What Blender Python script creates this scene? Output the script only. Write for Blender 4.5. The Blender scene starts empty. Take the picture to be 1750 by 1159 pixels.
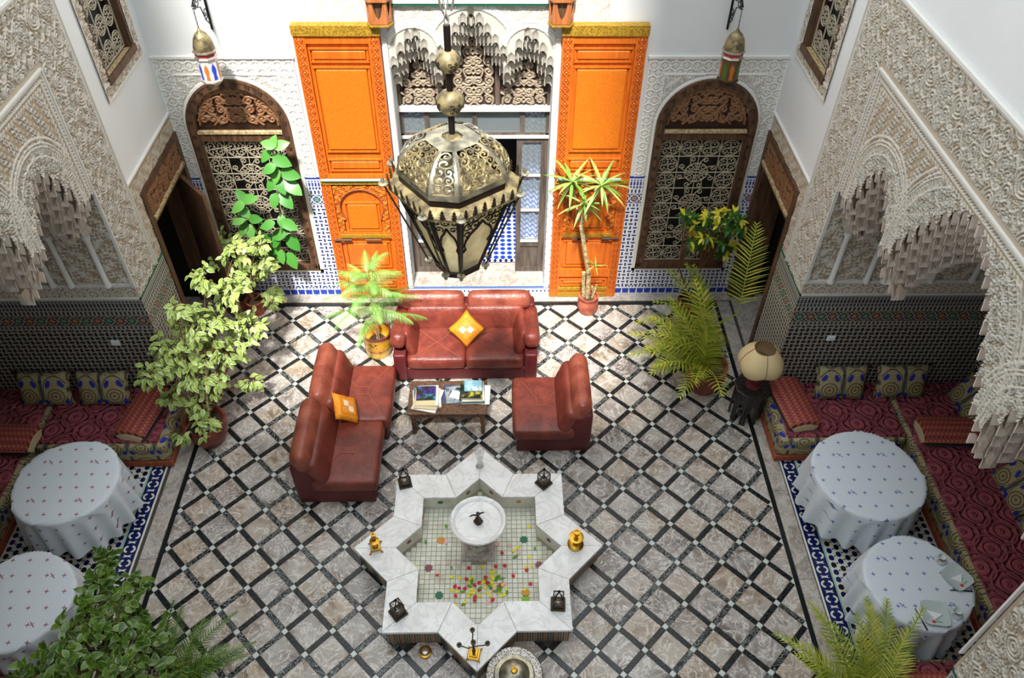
import bpy, math, random
import numpy as np
from math import sin, cos, pi, radians, sqrt, atan2, hypot
from mathutils import Matrix, Vector, Euler
rnd = random.Random(7)
scene = bpy.context.scene
COL = scene.collection

# ------------------------------------------------------------------ camera
cam_d = bpy.data.cameras.new('camera')
cam = bpy.data.objects.new('camera', cam_d); COL.objects.link(cam)
F_PX = 1365.6
cam_d.sensor_width = 36.0; cam_d.lens = F_PX / 1750 * 36.0
cam_d.clip_start = 0.05; cam_d.clip_end = 200
pitch, yaw, roll = radians(44.867), radians(1.4116), radians(-0.617)
fw = Vector((sin(yaw)*cos(pitch), cos(yaw)*cos(pitch), -sin(pitch)))
r0 = fw.cross(Vector((0, 0, 1))).normalized(); d0 = fw.cross(r0)
rr = cos(roll)*r0 + sin(roll)*d0; dd = -sin(roll)*r0 + cos(roll)*d0
cam.matrix_world = Matrix(((rr.x, -dd.x, -fw.x, 0.285), (rr.y, -dd.y, -fw.y, 0), (rr.z, -dd.z, -fw.z, 8.0), (0, 0, 0, 1)))
scene.camera = cam

# ------------------------------------------------------------------ light
world = bpy.data.worlds.new('sky'); scene.world = world; world.use_nodes = True
bg = world.node_tree.nodes['Background']
bg.inputs[0].default_value = (0.86, 0.93, 1.0, 1); bg.inputs[1].default_value = 2.9
sun_d = bpy.data.lights.new('sun', 'SUN'); sun = bpy.data.objects.new('sun', sun_d); COL.objects.link(sun)
sun_d.energy = 9.0; sun_d.angle = radians(5.0); sun_d.color = (1.0, 0.965, 0.9)
SUN_DIR = Vector((0.05, 0.52, -0.84)).normalized()
sun.rotation_euler = SUN_DIR.to_track_quat('-Z', 'Y').to_euler(); sun.location = (0, -3, 14)
scene.view_settings.view_transform = 'Standard'; scene.view_settings.look = 'None'
scene.view_settings.gamma = 1.0; scene.view_settings.use_curve_mapping = False
scene.view_settings.exposure = 0.0

# ------------------------------------------------------------------ node helpers
def S(r, g, b):
    f = lambda c: (c/255/12.92) if c/255 <= 0.04045 else ((c/255+0.055)/1.055)**2.4
    return (f(r), f(g), f(b), 1.0)

class X:
    """a node socket with arithmetic"""
    def __init__(s, nt, sock): s.nt = nt; s.k = sock
    def _op(s, op, *a):
        n = s.nt.nodes.new('ShaderNodeMath'); n.operation = op
        for i, v in enumerate((s,)+a):
            if isinstance(v, X): s.nt.links.new(v.k, n.inputs[i])
            else: n.inputs[i].default_value = v
        return X(s.nt, n.outputs[0])
    def __add__(s, o): return s._op('ADD', o)
    __radd__ = __add__
    def __mul__(s, o): return s._op('MULTIPLY', o)
    __rmul__ = __mul__
    def __sub__(s, o): return s._op('SUBTRACT', o)
    def __rsub__(s, o): return (s*-1)+o
    def __truediv__(s, o): return s._op('DIVIDE', o)
    def fl(s): return s._op('FLOOR')
    def fr(s): return s._op('FRACT')
    def ab(s): return s._op('ABSOLUTE')
    def sn(s): return s._op('SINE')
    def sq(s): return s._op('SQRT')
    def mod(s, m): return s._op('FLOORED_MODULO', m)
    def lt(s, o): return s._op('LESS_THAN', o)
    def gt(s, o): return s._op('GREATER_THAN', o)
    def mn(s, o): return s._op('MINIMUM', o)
    def mx(s, o): return s._op('MAXIMUM', o)
    def pw(s, o): return s._op('POWER', o)
    def ss(s, a, b):
        n = s.nt.nodes.new('ShaderNodeMapRange'); n.interpolation_type = 'SMOOTHSTEP'
        s.nt.links.new(s.k, n.inputs[0]); n.inputs[1].default_value = a; n.inputs[2].default_value = b
        return X(s.nt, n.outputs[0])

class NT:
    def __init__(s, nt): s.nt = nt; s.pos = None
    def P(s, obj=False):
        n = s.nt.nodes.new('ShaderNodeTexCoord') if obj else s.nt.nodes.new('ShaderNodeNewGeometry')
        v = n.outputs['Object'] if obj else n.outputs['Position']
        m = s.nt.nodes.new('ShaderNodeSeparateXYZ'); s.nt.links.new(v, m.inputs[0])
        s.pv = v
        return [X(s.nt, m.outputs[i]) for i in range(3)]
    def vec(s, x, y, z=0.0):
        n = s.nt.nodes.new('ShaderNodeCombineXYZ')
        for i, v in enumerate((x, y, z)):
            if isinstance(v, X): s.nt.links.new(v.k, n.inputs[i])
            else: n.inputs[i].default_value = v
        return n.outputs[0]
    def noise(s, vec, scale, detail=3, rough=0.5, dist=0.0):
        n = s.nt.nodes.new('ShaderNodeTexNoise'); s.nt.links.new(vec, n.inputs['Vector'])
        n.inputs['Scale'].default_value = scale; n.inputs['Detail'].default_value = detail
        n.inputs['Roughness'].default_value = rough; n.inputs['Distortion'].default_value = dist
        return X(s.nt, n.outputs[0])
    def voro(s, vec, scale, feature='F1', out='Distance'):
        n = s.nt.nodes.new('ShaderNodeTexVoronoi'); n.feature = feature; s.nt.links.new(vec, n.inputs['Vector'])
        n.inputs['Scale'].default_value = scale
        return X(s.nt, n.outputs[out])
    def mix(s, f, a, b):
        n = s.nt.nodes.new('ShaderNodeMix'); n.data_type = 'RGBA'
        if isinstance(f, X): s.nt.links.new(f.k, n.inputs[0])
        else: n.inputs[0].default_value = f
        for i, v in ((6, a), (7, b)):
            if isinstance(v, tuple): n.inputs[i].default_value = v
            else: s.nt.links.new(v, n.inputs[i])
        return n.outputs[2]
    def rand(s):
        a = X(s.nt, s.nt.nodes.new('ShaderNodeObjectInfo').outputs['Random'])
        b = X(s.nt, s.nt.nodes.new('ShaderNodeNewGeometry').outputs['Random Per Island'])
        return (a*7.31 + b*3.17).fr()
    def attr(s, name):
        n = s.nt.nodes.new('ShaderNodeAttribute'); n.attribute_name = name
        return X(s.nt, n.outputs['Fac'])

MATS = {}
def mat(name, col=(0.8, 0.8, 0.8, 1), rough=0.6, metal=0.0, fn=None, bump=None, bdist=0.01, bstr=0.6, alpha=1, trans=0, spec=0.5, coat=0, emit=None, sss=0):
    m = bpy.data.materials.new(name); m.use_nodes = True; nt = m.node_tree
    b = nt.nodes['Principled BSDF']; b.inputs['Base Color'].default_value = col
    b.inputs['Roughness'].default_value = rough; b.inputs['Metallic'].default_value = metal
    b.inputs['Specular IOR Level'].default_value = spec
    if coat: b.inputs['Coat Weight'].default_value = coat; b.inputs['Coat Roughness'].default_value = 0.15
    if trans: b.inputs['Transmission Weight'].default_value = trans
    if alpha < 1: b.inputs['Alpha'].default_value = alpha
    if emit: b.inputs['Emission Color'].default_value = emit[0]; b.inputs['Emission Strength'].default_value = emit[1]
    T = NT(nt)
    if fn:
        c = fn(T)
        if isinstance(c, tuple) and len(c) == 2:
            if isinstance(c[1], X): nt.links.new(c[1].k, b.inputs['Roughness'])
            c = c[0]
        nt.links.new(c, b.inputs['Base Color'])
    if bump:
        h = bump(T); n = nt.nodes.new('ShaderNodeBump'); n.inputs['Distance'].default_value = bdist
        n.inputs['Strength'].default_value = bstr
        nt.links.new(h.k, n.inputs['Height']); nt.links.new(n.outputs[0], b.inputs['Normal'])
    MATS[name] = m
    return m

# ------------------------------------------------------------------ mesh helpers
class MB:
    def __init__(s): s.v = []; s.f = []
    def add(s, vs, fs, M=None):
        o = len(s.v)
        if M is not None: vs = [tuple(M @ Vector(p)) for p in vs]
        s.v.extend(vs); s.f.extend([tuple(i+o for i in f) for f in fs]); return s
    def box(s, x0, x1, y0, y1, z0, z1, M=None):
        vs = [(x, y, z) for z in (z0, z1) for (x, y) in ((x0, y0), (x1, y0), (x1, y1), (x0, y1))]
        return s.add(vs, [(3, 2, 1, 0), (4, 5, 6, 7), (0, 1, 5, 4), (1, 2, 6, 5), (2, 3, 7, 6), (3, 0, 4, 7)], M)
    def lathe(s, prof, n=16, c=(0, 0, 0), M=None, a0=0.0, cap=True, radial=None):
        vs = []; fs = []; m = len(prof)
        for j, (r, z) in enumerate(prof):
            for i in range(n):
                a = a0 + 2*pi*i/n; q = r*(radial(a, j) if radial else 1)
                vs.append((c[0]+q*cos(a), c[1]+q*sin(a), c[2]+z))
        for j in range(m-1):
            for i in range(n):
                k = (i+1) % n
                fs.append((j*n+i, j*n+k, (j+1)*n+k, (j+1)*n+i))
        if cap and prof[0][0] > 1e-6: fs.append(tuple(range(n-1, -1, -1)))
        if cap and prof[-1][0] > 1e-6: fs.append(tuple((m-1)*n+i for i in range(n)))
        return s.add(vs, fs, M)
    def tube(s, path, r, n=6, closed=False, M=None, flat=1.0):
        P = [Vector(p) for p in path]; m = len(P)
        if m < 2: return s
        rs = r if isinstance(r, (list, tuple)) else [r]*m
        vs = []; fs = []; up = None
        for i in range(m):
            a = P[i-1] if (i or closed) else P[i]; b = P[(i+1) % m] if (i < m-1 or closed) else P[i]
            t = (b-a)
            if t.length < 1e-9: t = Vector((0, 0, 1))
            t.normalize()
            if up is None:
                up = Vector((0, 0, 1)) if abs(t.z) < 0.9 else Vector((0, 1, 0))
            u = (up - t*up.dot(t))
            if u.length < 1e-6: u = t.orthogonal()
            u.normalize(); w = t.cross(u); up = u
            for k in range(n):
                an = 2*pi*(k+.5)/n; q = P[i] + rs[i]*(u*cos(an)*flat + w*sin(an)); vs.append(tuple(q))
        for i in range(m if closed else m-1):
            j = (i+1) % m
            for k in range(n):
                l = (k+1) % n; fs.append((i*n+k, j*n+k, j*n+l, i*n+l))
        if not closed:
            fs.append(tuple(range(n))); fs.append(tuple((m-1)*n+k for k in range(n-1, -1, -1)))
        return s.add(vs, fs, M)
    def prism(s, poly, z0, z1, M=None, bevel=0.0):
        n = len(poly)
        if sum(poly[i][0]*poly[(i+1) % n][1]-poly[(i+1) % n][0]*poly[i][1] for i in range(n)) < 0: poly = poly[::-1]
        vs = [(p[0], p[1], z0) for p in poly] + [(p[0], p[1], z1) for p in poly]
        fs = [tuple(range(n-1, -1, -1)), tuple(range(n, 2*n))] + [(i, (i+1) % n, n+(i+1) % n, n+i) for i in range(n)]
        return s.add(vs, fs, M)
    def rbox(s, c, h, r, M=None, puff=0.0, nm=3, noise=0.0, sd=0):
        """rounded, optionally puffed box; c centre, h half sizes"""
        ax = []
        for k in range(3):
            hh = h[k]; q = min(r, hh*.98); L = [-hh, -hh+q*.3, -hh+q]
            L += [(-hh+q)+(2*hh-2*q)*(i+1)/(nm+1) for i in range(nm)]
            L += [hh-q, hh-q*.3, hh]; ax.append(L)
        n = len(ax[0]); idx = {}; vs = []; fs = []; rg = random.Random(sd)
        def vert(i, j, k):
            key = (i, j, k)
            if key in idx: return idx[key]
            p = [ax[0][i], ax[1][j], ax[2][k]]
            q = [max(-(h[t]-min(r, h[t]*.98)), min(h[t]-min(r, h[t]*.98), p[t])) for t in range(3)]
            d = [p[t]-q[t] for t in range(3)]; L = sqrt(sum(e*e for e in d))
            if L > 1e-9: p = [q[t]+d[t]/L*min(r, h[t]*.98) for t in range(3)]
            if puff:
                u = [p[t]/h[t] for t in range(3)]
                for t in range(3):
                    o = [(1-u[w]**2) for w in range(3) if w != t]
                    p[t] += u[t]*puff*max(o[0], 0)**.6*max(o[1], 0)**.6
            if noise: p = [e + rg.uniform(-noise, noise) for e in p]
            idx[key] = len(vs); vs.append((c[0]+p[0], c[1]+p[1], c[2]+p[2])); return idx[key]
        for a in range(n-1):
            for b in range(n-1):
                for t, e in ((0, 0), (0, n-1), (1, 0), (1, n-1), (2, 0), (2, n-1)):
                    g = lambda u, v: vert(*((e, u, v) if t == 0 else (v, e, u) if t == 1 else (u, v, e)))
                    q = (g(a, b), g(a+1, b), g(a+1, b+1), g(a, b+1)); fs.append(q if e else q[::-1])
        return s.add(vs, fs, M)
    def mesh(s, name, m=None, smooth=False, attr=None):
        me = bpy.data.meshes.new(name); me.from_pydata(s.v, [], s.f)
        if m: me.materials.append(MATS[m] if isinstance(m, str) else m)
        if smooth: me.polygons.foreach_set('use_smooth', [True]*len(me.polygons))
        if smooth and smooth != 'all':
            try: me.set_sharp_from_angle(angle=radians(40 if smooth is True else smooth))
            except Exception: pass
        if attr is not None:
            a = me.attributes.new(attr[0], 'FLOAT', 'POINT'); a.data.foreach_set('value', attr[1])
        me.update(); return me
    def build(s, name, m, parent=None, smooth=False, kind=None, attr=None, loc=None):
        o = bpy.data.objects.new(name, s.mesh(name, m, smooth, attr)); COL.objects.link(o)
        if parent: o.parent = parent
        if kind: o['kind'] = kind
        if loc: o.location = loc
        return o

def inst(name, me, parent=None, M=None, kind=None):
    o = bpy.data.objects.new(name, me); COL.objects.link(o)
    if parent: o.parent = parent
    if M is not None: o.matrix_basis = M
    if kind: o['kind'] = kind
    return o
def tag(o, label, cat, group=None):
    o['label'] = label; o['category'] = cat
    if group: o['group'] = group
    return o
def empty(name, loc=(0, 0, 0), rz=0.0, label=None, cat=None, group=None, kind=None):
    o = bpy.data.objects.new(name, None); COL.objects.link(o); o.location = loc; o.rotation_euler = (0, 0, rz)
    o.empty_display_size = 0.1
    if label: tag(o, label, cat, group)
    if kind: o['kind'] = kind
    return o
def copy_tree(o, parent=None):
    c = o.copy(); COL.objects.link(c)
    if parent: c.parent = parent
    for ch in list(o.children):
        copy_tree(ch, c)
    return c
def T(x=0, y=0, z=0): return Matrix.Translation((x, y, z))
def RZ(a): return Matrix.Rotation(a, 4, 'Z')
def RX(a): return Matrix.Rotation(a, 4, 'X')
def RY(a): return Matrix.Rotation(a, 4, 'Y')
def SC(x, y=None, z=None):
    y = x if y is None else y; z = x if z is None else z
    return Matrix.Diagonal((x, y, z, 1))
def basis(o, U, V, N):
    """maps local x,y,z to world U,V,N at origin o"""
    return Matrix(((U[0], V[0], N[0], o[0]), (U[1], V[1], N[1], o[1]), (U[2], V[2], N[2], o[2]), (0, 0, 0, 1)))

# ------------------------------------------------------------------ carved relief panels (real heightfields)
def relief(name, m, parent, o, U, V, N, w, h, res, hf, amp=0.02, mask=None, kind=None):
    nu = max(2, int(round(w/res))+1); nv = max(2, int(round(h/res))+1)
    u = np.linspace(0, w, nu); v = np.linspace(0, h, nv); UU, VV = np.meshgrid(u, v)
    H = np.clip(hf(UU, VV), 0, 1)
    o = np.array(o, float); U, V, N = (np.array(a, float) for a in (U, V, N))
    P = o + UU[..., None]*U + VV[..., None]*V + (H*amp)[..., None]*N
    idx = np.arange(nu*nv).reshape(nv, nu)
    Fc = np.stack([idx[:-1, :-1], idx[:-1, 1:], idx[1:, 1:], idx[1:, :-1]], -1).reshape(-1, 4)
    if mask is not None:
        mu = (UU[:-1, :-1]+UU[1:, 1:])/2; mv = (VV[:-1, :-1]+VV[1:, 1:])/2
        Fc = Fc[mask(mu, mv).reshape(-1)]
    if np.dot(np.cross(U, V), N) < 0: Fc = Fc[:, ::-1]
    used = np.zeros(nu*nv, bool); used[Fc.reshape(-1)] = True
    remap = np.cumsum(used)-1; Fc = remap[Fc]; P = P.reshape(-1, 3)[used]; Hh = H.reshape(-1)[used]
    me = bpy.data.meshes.new(name); me.vertices.add(len(P)); me.vertices.foreach_set('co', P.reshape(-1))
    me.loops.add(len(Fc)*4); me.polygons.add(len(Fc))
    me.loops.foreach_set('vertex_index', Fc.reshape(-1).astype(np.int32))
    me.polygons.foreach_set('loop_start', np.arange(0, len(Fc)*4, 4, dtype=np.int32))
    me.polygons.foreach_set('loop_total', np.full(len(Fc), 4, dtype=np.int32))
    a = me.attributes.new('rel', 'FLOAT', 'POINT'); a.data.foreach_set('value', Hh)
    me.materials.append(MATS[m]); me.update(calc_edges=True); me.validate()
    ob = bpy.data.objects.new(name, me); COL.objects.link(ob)
    if parent: ob.parent = parent
    if kind: ob['kind'] = kind
    return ob
def sst(x, a, b):
    t = np.clip((x-a)/(b-a), 0, 1); return t*t*(3-2*t)
def hexd(U, V, P, P2=None):
    """vector to nearest centre of a staggered lattice"""
    P2 = P2 or P
    best = None
    for ou, ov in ((0, 0), (P/2, P2/2)):
        du = (U-ou+P/2) % P - P/2; dv = (V-ov+P2/2) % P2 - P2/2; d = np.hypot(du, dv)
        if best is None: best = (d, du, dv)
        else:
            mk = d < best[0]; best = (np.where(mk, d, best[0]), np.where(mk, du, best[1]), np.where(mk, dv, best[2]))
    return best
def h_star(U, V, P=0.52):
    d, du, dv = hexd(U, V, P, P*1.1); th = np.arctan2(dv, du); ds = d*(1+.13*np.cos(8*th))
    ros = np.where(ds < .014, 1, np.where(ds < .07, sst(.5+.5*np.cos(2*pi*ds/.028), .3, .6), np.where(ds < .078, 0, 1.0)))
    e, eu, ev = hexd(U+P/2, V, P, P*1.1); ph = np.arctan2(ev, eu)
    fan = sst(0.5+0.5*np.cos(2*pi*e/0.031 + 1.2*np.abs(np.sin(2.5*ph))), .3, .6)
    g, gu, gv = hexd(U+P/4, V+P*.275, P/2, P*.55)
    fan2 = sst(0.5+0.5*np.cos(2*pi*(g+.25*np.abs(gu))/0.034), .35, .6)
    vine = sst(0.5+0.5*np.sin(2*pi*U/.05+2.4*np.sin(2*pi*V/.07))*np.cos(2*pi*V/.05+2.2*np.sin(2*pi*U/.08)), .38, .6)
    zig = np.abs(((V+.03*np.abs(((U/.13) % 1)-.5)*4) / .26) % 1-.5) < .05
    body = np.where(zig, 1.0, vine*.8)
    return np.where(ds < .09, ros, np.where((e < .105) & (ev < .07), fan, np.where((g < .07) & (gv > -.03), fan2, body)))
def h_flower(U, V):
    p = .085; a = (U+V*.35)/p; st = (np.floor(a) % 2)
    d, du, dv = hexd(U, V, .075, .085); th = np.arctan2(dv, du)
    fl = sst(.036*(.6+.4*np.cos(4*th))-d, -.004, .006)
    return np.where(st > 0, fl, .25+.35*fl*sst(.02-d, -.005, .006))
def h_hexring(U, V, P=.16):
    d, du, dv = hexd(U, V, P, P*1.4)
    r = 1-sst(np.abs(d-P*.42), .004, .012); r2 = 1-sst(np.abs(d-P*.2), .003, .009)
    k = np.abs(du*dv) < 2e-4
    return np.maximum.reduce([r, r2*.8, 0.5*k])
def h_vine(U, V, s=1.0):
    vine = 0.5+0.5*np.sin(2*pi*U/(.11*s)+2.6*np.sin(2*pi*V/(.13*s)))*np.cos(2*pi*V/(.1*s)+2.6*np.sin(2*pi*U/(.15*s)))
    return sst(vine, .38, .62)
def spiral(cx, cy, r, turns=1.6, a0=0, dr=1, n=28, tail=None):
    pts = []
    for i in range(n):
        t = i/(n-1); rad = r*(1-t)**.8+.0; a = a0+dr*turns*2*pi*t
        pts.append((cx+rad*cos(a), cy+rad*sin(a)))
    return pts
def curve_h(lines, width, soft=.6):
    """height from distance to poly-lines"""
    P = []
    for L in lines:
        for (a, b) in zip(L[:-1], L[1:]):
            n = max(1, int(hypot(b[0]-a[0], b[1]-a[1])/(width*.5)))
            P += [(a[0]+(b[0]-a[0])*k/n, a[1]+(b[1]-a[1])*k/n) for k in range(n)]
        P.append(L[-1])
    P = np.array(P)
    def f(U, V):
        D = np.full(U.shape, 9.0)
        for x, y in P:
            D = np.minimum(D, (U-x)**2+(V-y)**2)
        D = np.sqrt(D)
        return np.sqrt(np.clip(1-(D/width)**2, 0, 1))
    return f
def scroll_lines(w, h, cell=.2, seed=3):
    """mirror-symmetric field of spirals and rosettes filling w x h about its vertical axis (u from 0 to w)"""
    rg = random.Random(seed); L = []; hw = w/2
    nx = max(1, int(round(hw/cell))); ny = max(1, int(round(h/cell))); cw = hw/nx; ch = h/ny
    for i in range(nx):
        for j in range(ny):
            cx = cw*(i+.5); cy = ch*(j+.5); r = min(cw, ch)*.46; d = 1 if (i+j) % 2 else -1
            a = rg.uniform(0, 6.28); S1 = spiral(cx, cy, r, 1.5, a, d)
            ext = (S1[0][0]+d*-sin(a)*r*-1.0, S1[0][1]+d*cos(a)*r*-1.0)
            S1 = [ext]+S1
            leaf = [(cx+r*cos(a+1.7*d), cy+r*sin(a+1.7*d)), (cx+1.35*r*cos(a+2.1*d), cy+1.35*r*sin(a+2.1*d)), (cx+1.15*r*cos(a+2.7*d), cy+1.15*r*sin(a+2.7*d))]
            for q in (S1, leaf):
                L.append([(hw+x, y) for x, y in q]); L.append([(hw-x, y) for x, y in q])
    m = h/ny
    for j in range(ny):
        y = m*(j+.5); s = m*.32
        L.append([(hw, y-s), (hw+s*.8, y), (hw, y+s), (hw-s*.8, y), (hw, y-s)])
    return L

# ------------------------------------------------------------------ materials
def f_plasterw(t):
    x, y, z = t.P(); n = t.noise(t.pv, 1.2, 4); return t.mix(n, S(218, 220, 220), S(234, 236, 236))
mat('white_wall', rough=.85, fn=f_plasterw, bump=lambda t: (t.P(), t.noise(t.pv, 30, 4))[1], bdist=.002, bstr=.3)
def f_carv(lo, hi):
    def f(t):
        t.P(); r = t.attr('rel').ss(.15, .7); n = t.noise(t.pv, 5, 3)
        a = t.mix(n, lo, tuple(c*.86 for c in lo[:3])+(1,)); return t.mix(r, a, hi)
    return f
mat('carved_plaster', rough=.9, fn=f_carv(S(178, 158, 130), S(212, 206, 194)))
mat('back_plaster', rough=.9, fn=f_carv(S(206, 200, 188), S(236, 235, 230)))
mat('plaster_trim', S(222, 220, 214), rough=.85)
mat('niche_plaster', S(196, 184, 170), rough=.85)
mat('green_trim', S(150, 190, 170), rough=.7)
def f_wood(a, b, sc=1.0):
    def f(t):
        x, y, z = t.P(); v = t.vec(x*8*sc, y*8*sc, z*.9*sc); n = t.noise(v, 3, 5, .6, .6); return t.mix(n.ss(.3, .7), a, b)
    return f
mat('dark_wood', rough=.55, fn=f_wood(S(62, 40, 28), S(112, 80, 56)))
mat('grey_wood', rough=.6, fn=f_wood(S(66, 56, 50), S(104, 92, 82)))
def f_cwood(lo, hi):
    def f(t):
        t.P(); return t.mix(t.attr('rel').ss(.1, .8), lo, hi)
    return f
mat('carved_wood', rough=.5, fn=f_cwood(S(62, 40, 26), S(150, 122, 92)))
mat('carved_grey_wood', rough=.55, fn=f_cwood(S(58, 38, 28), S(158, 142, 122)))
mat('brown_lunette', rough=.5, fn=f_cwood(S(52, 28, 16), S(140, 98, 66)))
mat('orange_wood', rough=.45, coat=.2, fn=f_wood(S(200, 92, 18), S(218, 114, 28)), spec=.4)
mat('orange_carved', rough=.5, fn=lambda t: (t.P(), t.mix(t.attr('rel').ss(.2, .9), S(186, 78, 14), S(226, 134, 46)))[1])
mat('olive_gold', rough=.6, fn=lambda t: (t.P(), t.mix(t.noise(t.pv, 60, 2).ss(.4, .6), S(132, 98, 16), S(176, 138, 34)))[1])
mat('orange_leather_panel', rough=.55, fn=lambda t: (t.P(), t.mix(t.noise(t.pv, 90, 2).ss(.4, .62), S(222, 120, 14), S(208, 102, 12)))[1], bump=lambda t: (t.P(), t.noise(t.pv, 80, 2))[1], bdist=.004)
mat('red_wood', rough=.5, fn=f_wood(S(140, 62, 34), S(170, 84, 48)))
mat('iron', S(30, 28, 28), rough=.45, metal=.6)
mat('grille_metal', S(196, 184, 160), rough=.5, metal=.1)
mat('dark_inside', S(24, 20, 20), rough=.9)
mat('dark_glass', S(26, 34, 36), rough=.08, spec=.6)
mat('window_dark', S(22, 22, 26), rough=.3)
mat('clear_glass', S(235, 240, 240), rough=.03, trans=1.0, alpha=.35)
mat('pane_glass', S(200, 215, 220), rough=.03, alpha=.16, spec=.6)

def f_marble(t):
    x, y, z = t.P(); r = t.rand(); r2 = (r*13.7).fr(); ro = t.vec(x+r*37, y+r*91, z)
    n = t.noise(ro, 4.5, 5, .62, 1.2); big = t.noise(ro, 2.2, 2)
    v = t.noise(ro, 3.4, 5, .68, 1.8); vein = 1-((v-.5).ab()).ss(.0, .03)
    v2 = t.noise(ro, 6.5, 4, .66, 1.8); vein2 = 1-((v2-.48).ab()).ss(.0, .022)
    c = t.mix(r2.ss(.3, .7), t.mix(n.ss(.35, .65), S(104, 92, 84), S(160, 150, 144)), t.mix(n.ss(.35, .65), S(124, 104, 80), S(186, 168, 146)))
    c = t.mix(big.ss(.45, .62)*.7, c, S(182, 176, 168)); c = t.mix((r2*5.1).fr()*.3, c, S(196, 188, 180))
    c = t.mix(vein*.85, c, S(234, 230, 224)); c = t.mix(vein2*.6, c, S(220, 212, 204))
    return c
mat('floor_marble', rough=.28, fn=f_marble, spec=.4)
def f_black(t):
    x, y, z = t.P(); r = t.rand(); ro = t.vec(x+r*37, y+r*91, z)
    v = t.noise(ro, 14, 5, .6, 2.5); vein = 1-((v-.5).ab()).ss(.0, .035); pick = r.gt(.6)
    return t.mix(vein*(pick*.62+.1), S(22, 26, 27), S(200, 208, 206))
mat('black_marble', rough=.25, fn=f_black, spec=.4)
mat('black_border', S(20, 24, 25), rough=.3)
mat('cell_plaster', S(216, 204, 192), rough=.85)
mat('white_marble_small', S(206, 210, 204), rough=.3)
def f_wm(t):
    x, y, z = t.P(); r = t.rand(); ro = t.vec(x+r*17, y+r*31, z)
    v = t.noise(ro, 2.4, 6, .6, 2.0); vein = 1-((v-.5).ab()).ss(.0, .05); n = t.noise(ro, 3.5, 4)
    c = t.mix(n.ss(.3, .7), S(232, 230, 226), S(248, 248, 246)); return t.mix(vein*.28, c, S(170, 168, 172))
mat('white_marble', rough=.25, fn=f_wm)
def f_gm(t):
    x, y, z = t.P(); n = t.noise(t.pv, 4, 7, .68, 1.5); v = t.noise(t.pv, 6, 5, .6, 2); vein = 1-((v-.5).ab()).ss(0, .05)
    return t.mix(vein*.5, t.mix(n.ss(.3, .7), S(140, 130, 118), S(190, 182, 172)), S(220, 214, 206))
mat('border_marble', rough=.35, fn=f_gm)
mat('grout', S(70, 64, 58), rough=.9)

def zell(name, axis, dark, blue, light, ztop=1.92, navy=None, scale=1.0, star=True, HH=.27):
    """wall mosaic; u runs along the wall, z up. bands below ztop then interlocked lozenges"""
    def f(t):
        x, y, z = t.P(); u = x if axis == 'x' else y
        p = .066*scale
        def bars(u, v, p, hw=.47, hh=.27):
            a = u/p; b = v/p; par = (a.fl()+b.fl()).mod(2.0)
            fa = (a.fr()-.5); fb = (b.fr()-.5)
            m = fa*par + fb*(1-par); q = fb*par + fa*(1-par)
            return ((m.ab()).lt(hw))*((q.ab()*1.0+(m.ab()-.3).mx(0.0)*.9).lt(hh))
        w = bars(u, z, p, hh=HH)
        c = t.mix(w, light, dark)
        d = (z*-1+ztop)
        # rows of upright bars
        r1 = ((u/.042).fr()-.5).ab().lt(.3)*(((d/.07).fr()-.5).ab().lt(.42))
        c1 = t.mix(r1, light, blue)
        # small circles row
        e = ((u/.05).fr()-.5).ab(); c2 = t.mix(e.gt(.27), light, dark)
        # star band
        s = .13; fu = ((u/s).fr()-.5); fv = ((d-.345)/s*.95); rad = (fu*fu+fv*fv).sq()
        cell = (u/s).fl().mod(2.0)
        col = t.mix(cell, S(188, 112, 84), S(88, 150, 110))
        st = (fu.ab()*fv.ab()*14+rad*.8).lt(.36)
        ringw = (rad-.44).ab().lt(.05); c3 = t.mix(st, dark, col); c3 = t.mix(ringw, c3, light)
        c3 = t.mix(((fu+fv).ab().mn((fu-fv).ab())).lt(.035)*rad.gt(.15), c3, light)
        def band(c, a, b, nc): return t.mix(d.gt(a)*d.lt(b), c, nc)
        c = band(c, -1, .025, blue)
        c = band(c, .025, .045, light); c = band(c, .045, .185, c1); c = band(c, .185, .2, light)
        c = band(c, .2, .255, c2); c = band(c, .255, .27, light)
        if star: c = band(c, .27, .42, c3)
        c = band(c, .42, .435, light); c = band(c, .435, .475, c2); c = band(c, .475, .495, light)
        if navy:
            q = t.mix((((u/.11).fr()-.5).ab()*1.4+z).lt(.16)*(((u/.11).fr()-.5).ab()).lt(.12), navy, light)
            c = t.mix(z.lt(.10), c, q); c = t.mix((z-.115).ab().lt(.012), c, light); c = t.mix((z-.14).ab().lt(.013), c, c2)
        return c
    mat(name, rough=.3, fn=f, spec=.4)
zell('zellige_back', 'x', S(40, 52, 110), S(44, 62, 140), S(226, 228, 232), 2.06, navy=S(22, 56, 160), HH=.2)
zell('zellige_side', 'y', S(20, 28, 32), S(30, 46, 72), S(186, 184, 170), 1.92, HH=.24)
zell('zellige_alcove', 'x', S(12, 15, 17), S(24, 38, 62), S(160, 156, 144), 1.92)
def f_riser(t):
    x, y, z = t.P(); a = ((x/.06).fr()-.5).ab(); b = ((z-.065).ab())
    c = t.mix((a.lt(.22))*(b.lt(.02)), S(232, 234, 238), S(44, 60, 110)); return t.mix(b.gt(.05), c, S(80, 110, 170))
mat('riser_tile', rough=.3, fn=f_riser)
mat('navy_tile', S(20, 28, 86), rough=.25)
mat('cream_tile', S(222, 222, 206), rough=.3)
mat('black_tile', S(16, 18, 26), rough=.3)
def f_inner(t):
    x, y, z = t.P(); s = .105
    fu = ((x/s).fr()-.5).ab(); fv = ((y/s).fr()-.5).ab()
    hx = (fu*1.1).mx(fu*.55+fv*.9).lt(.40)
    return t.mix(hx, S(228, 232, 238), S(32, 62, 158))
mat('inner_zellige', rough=.25, fn=f_inner)
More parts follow.
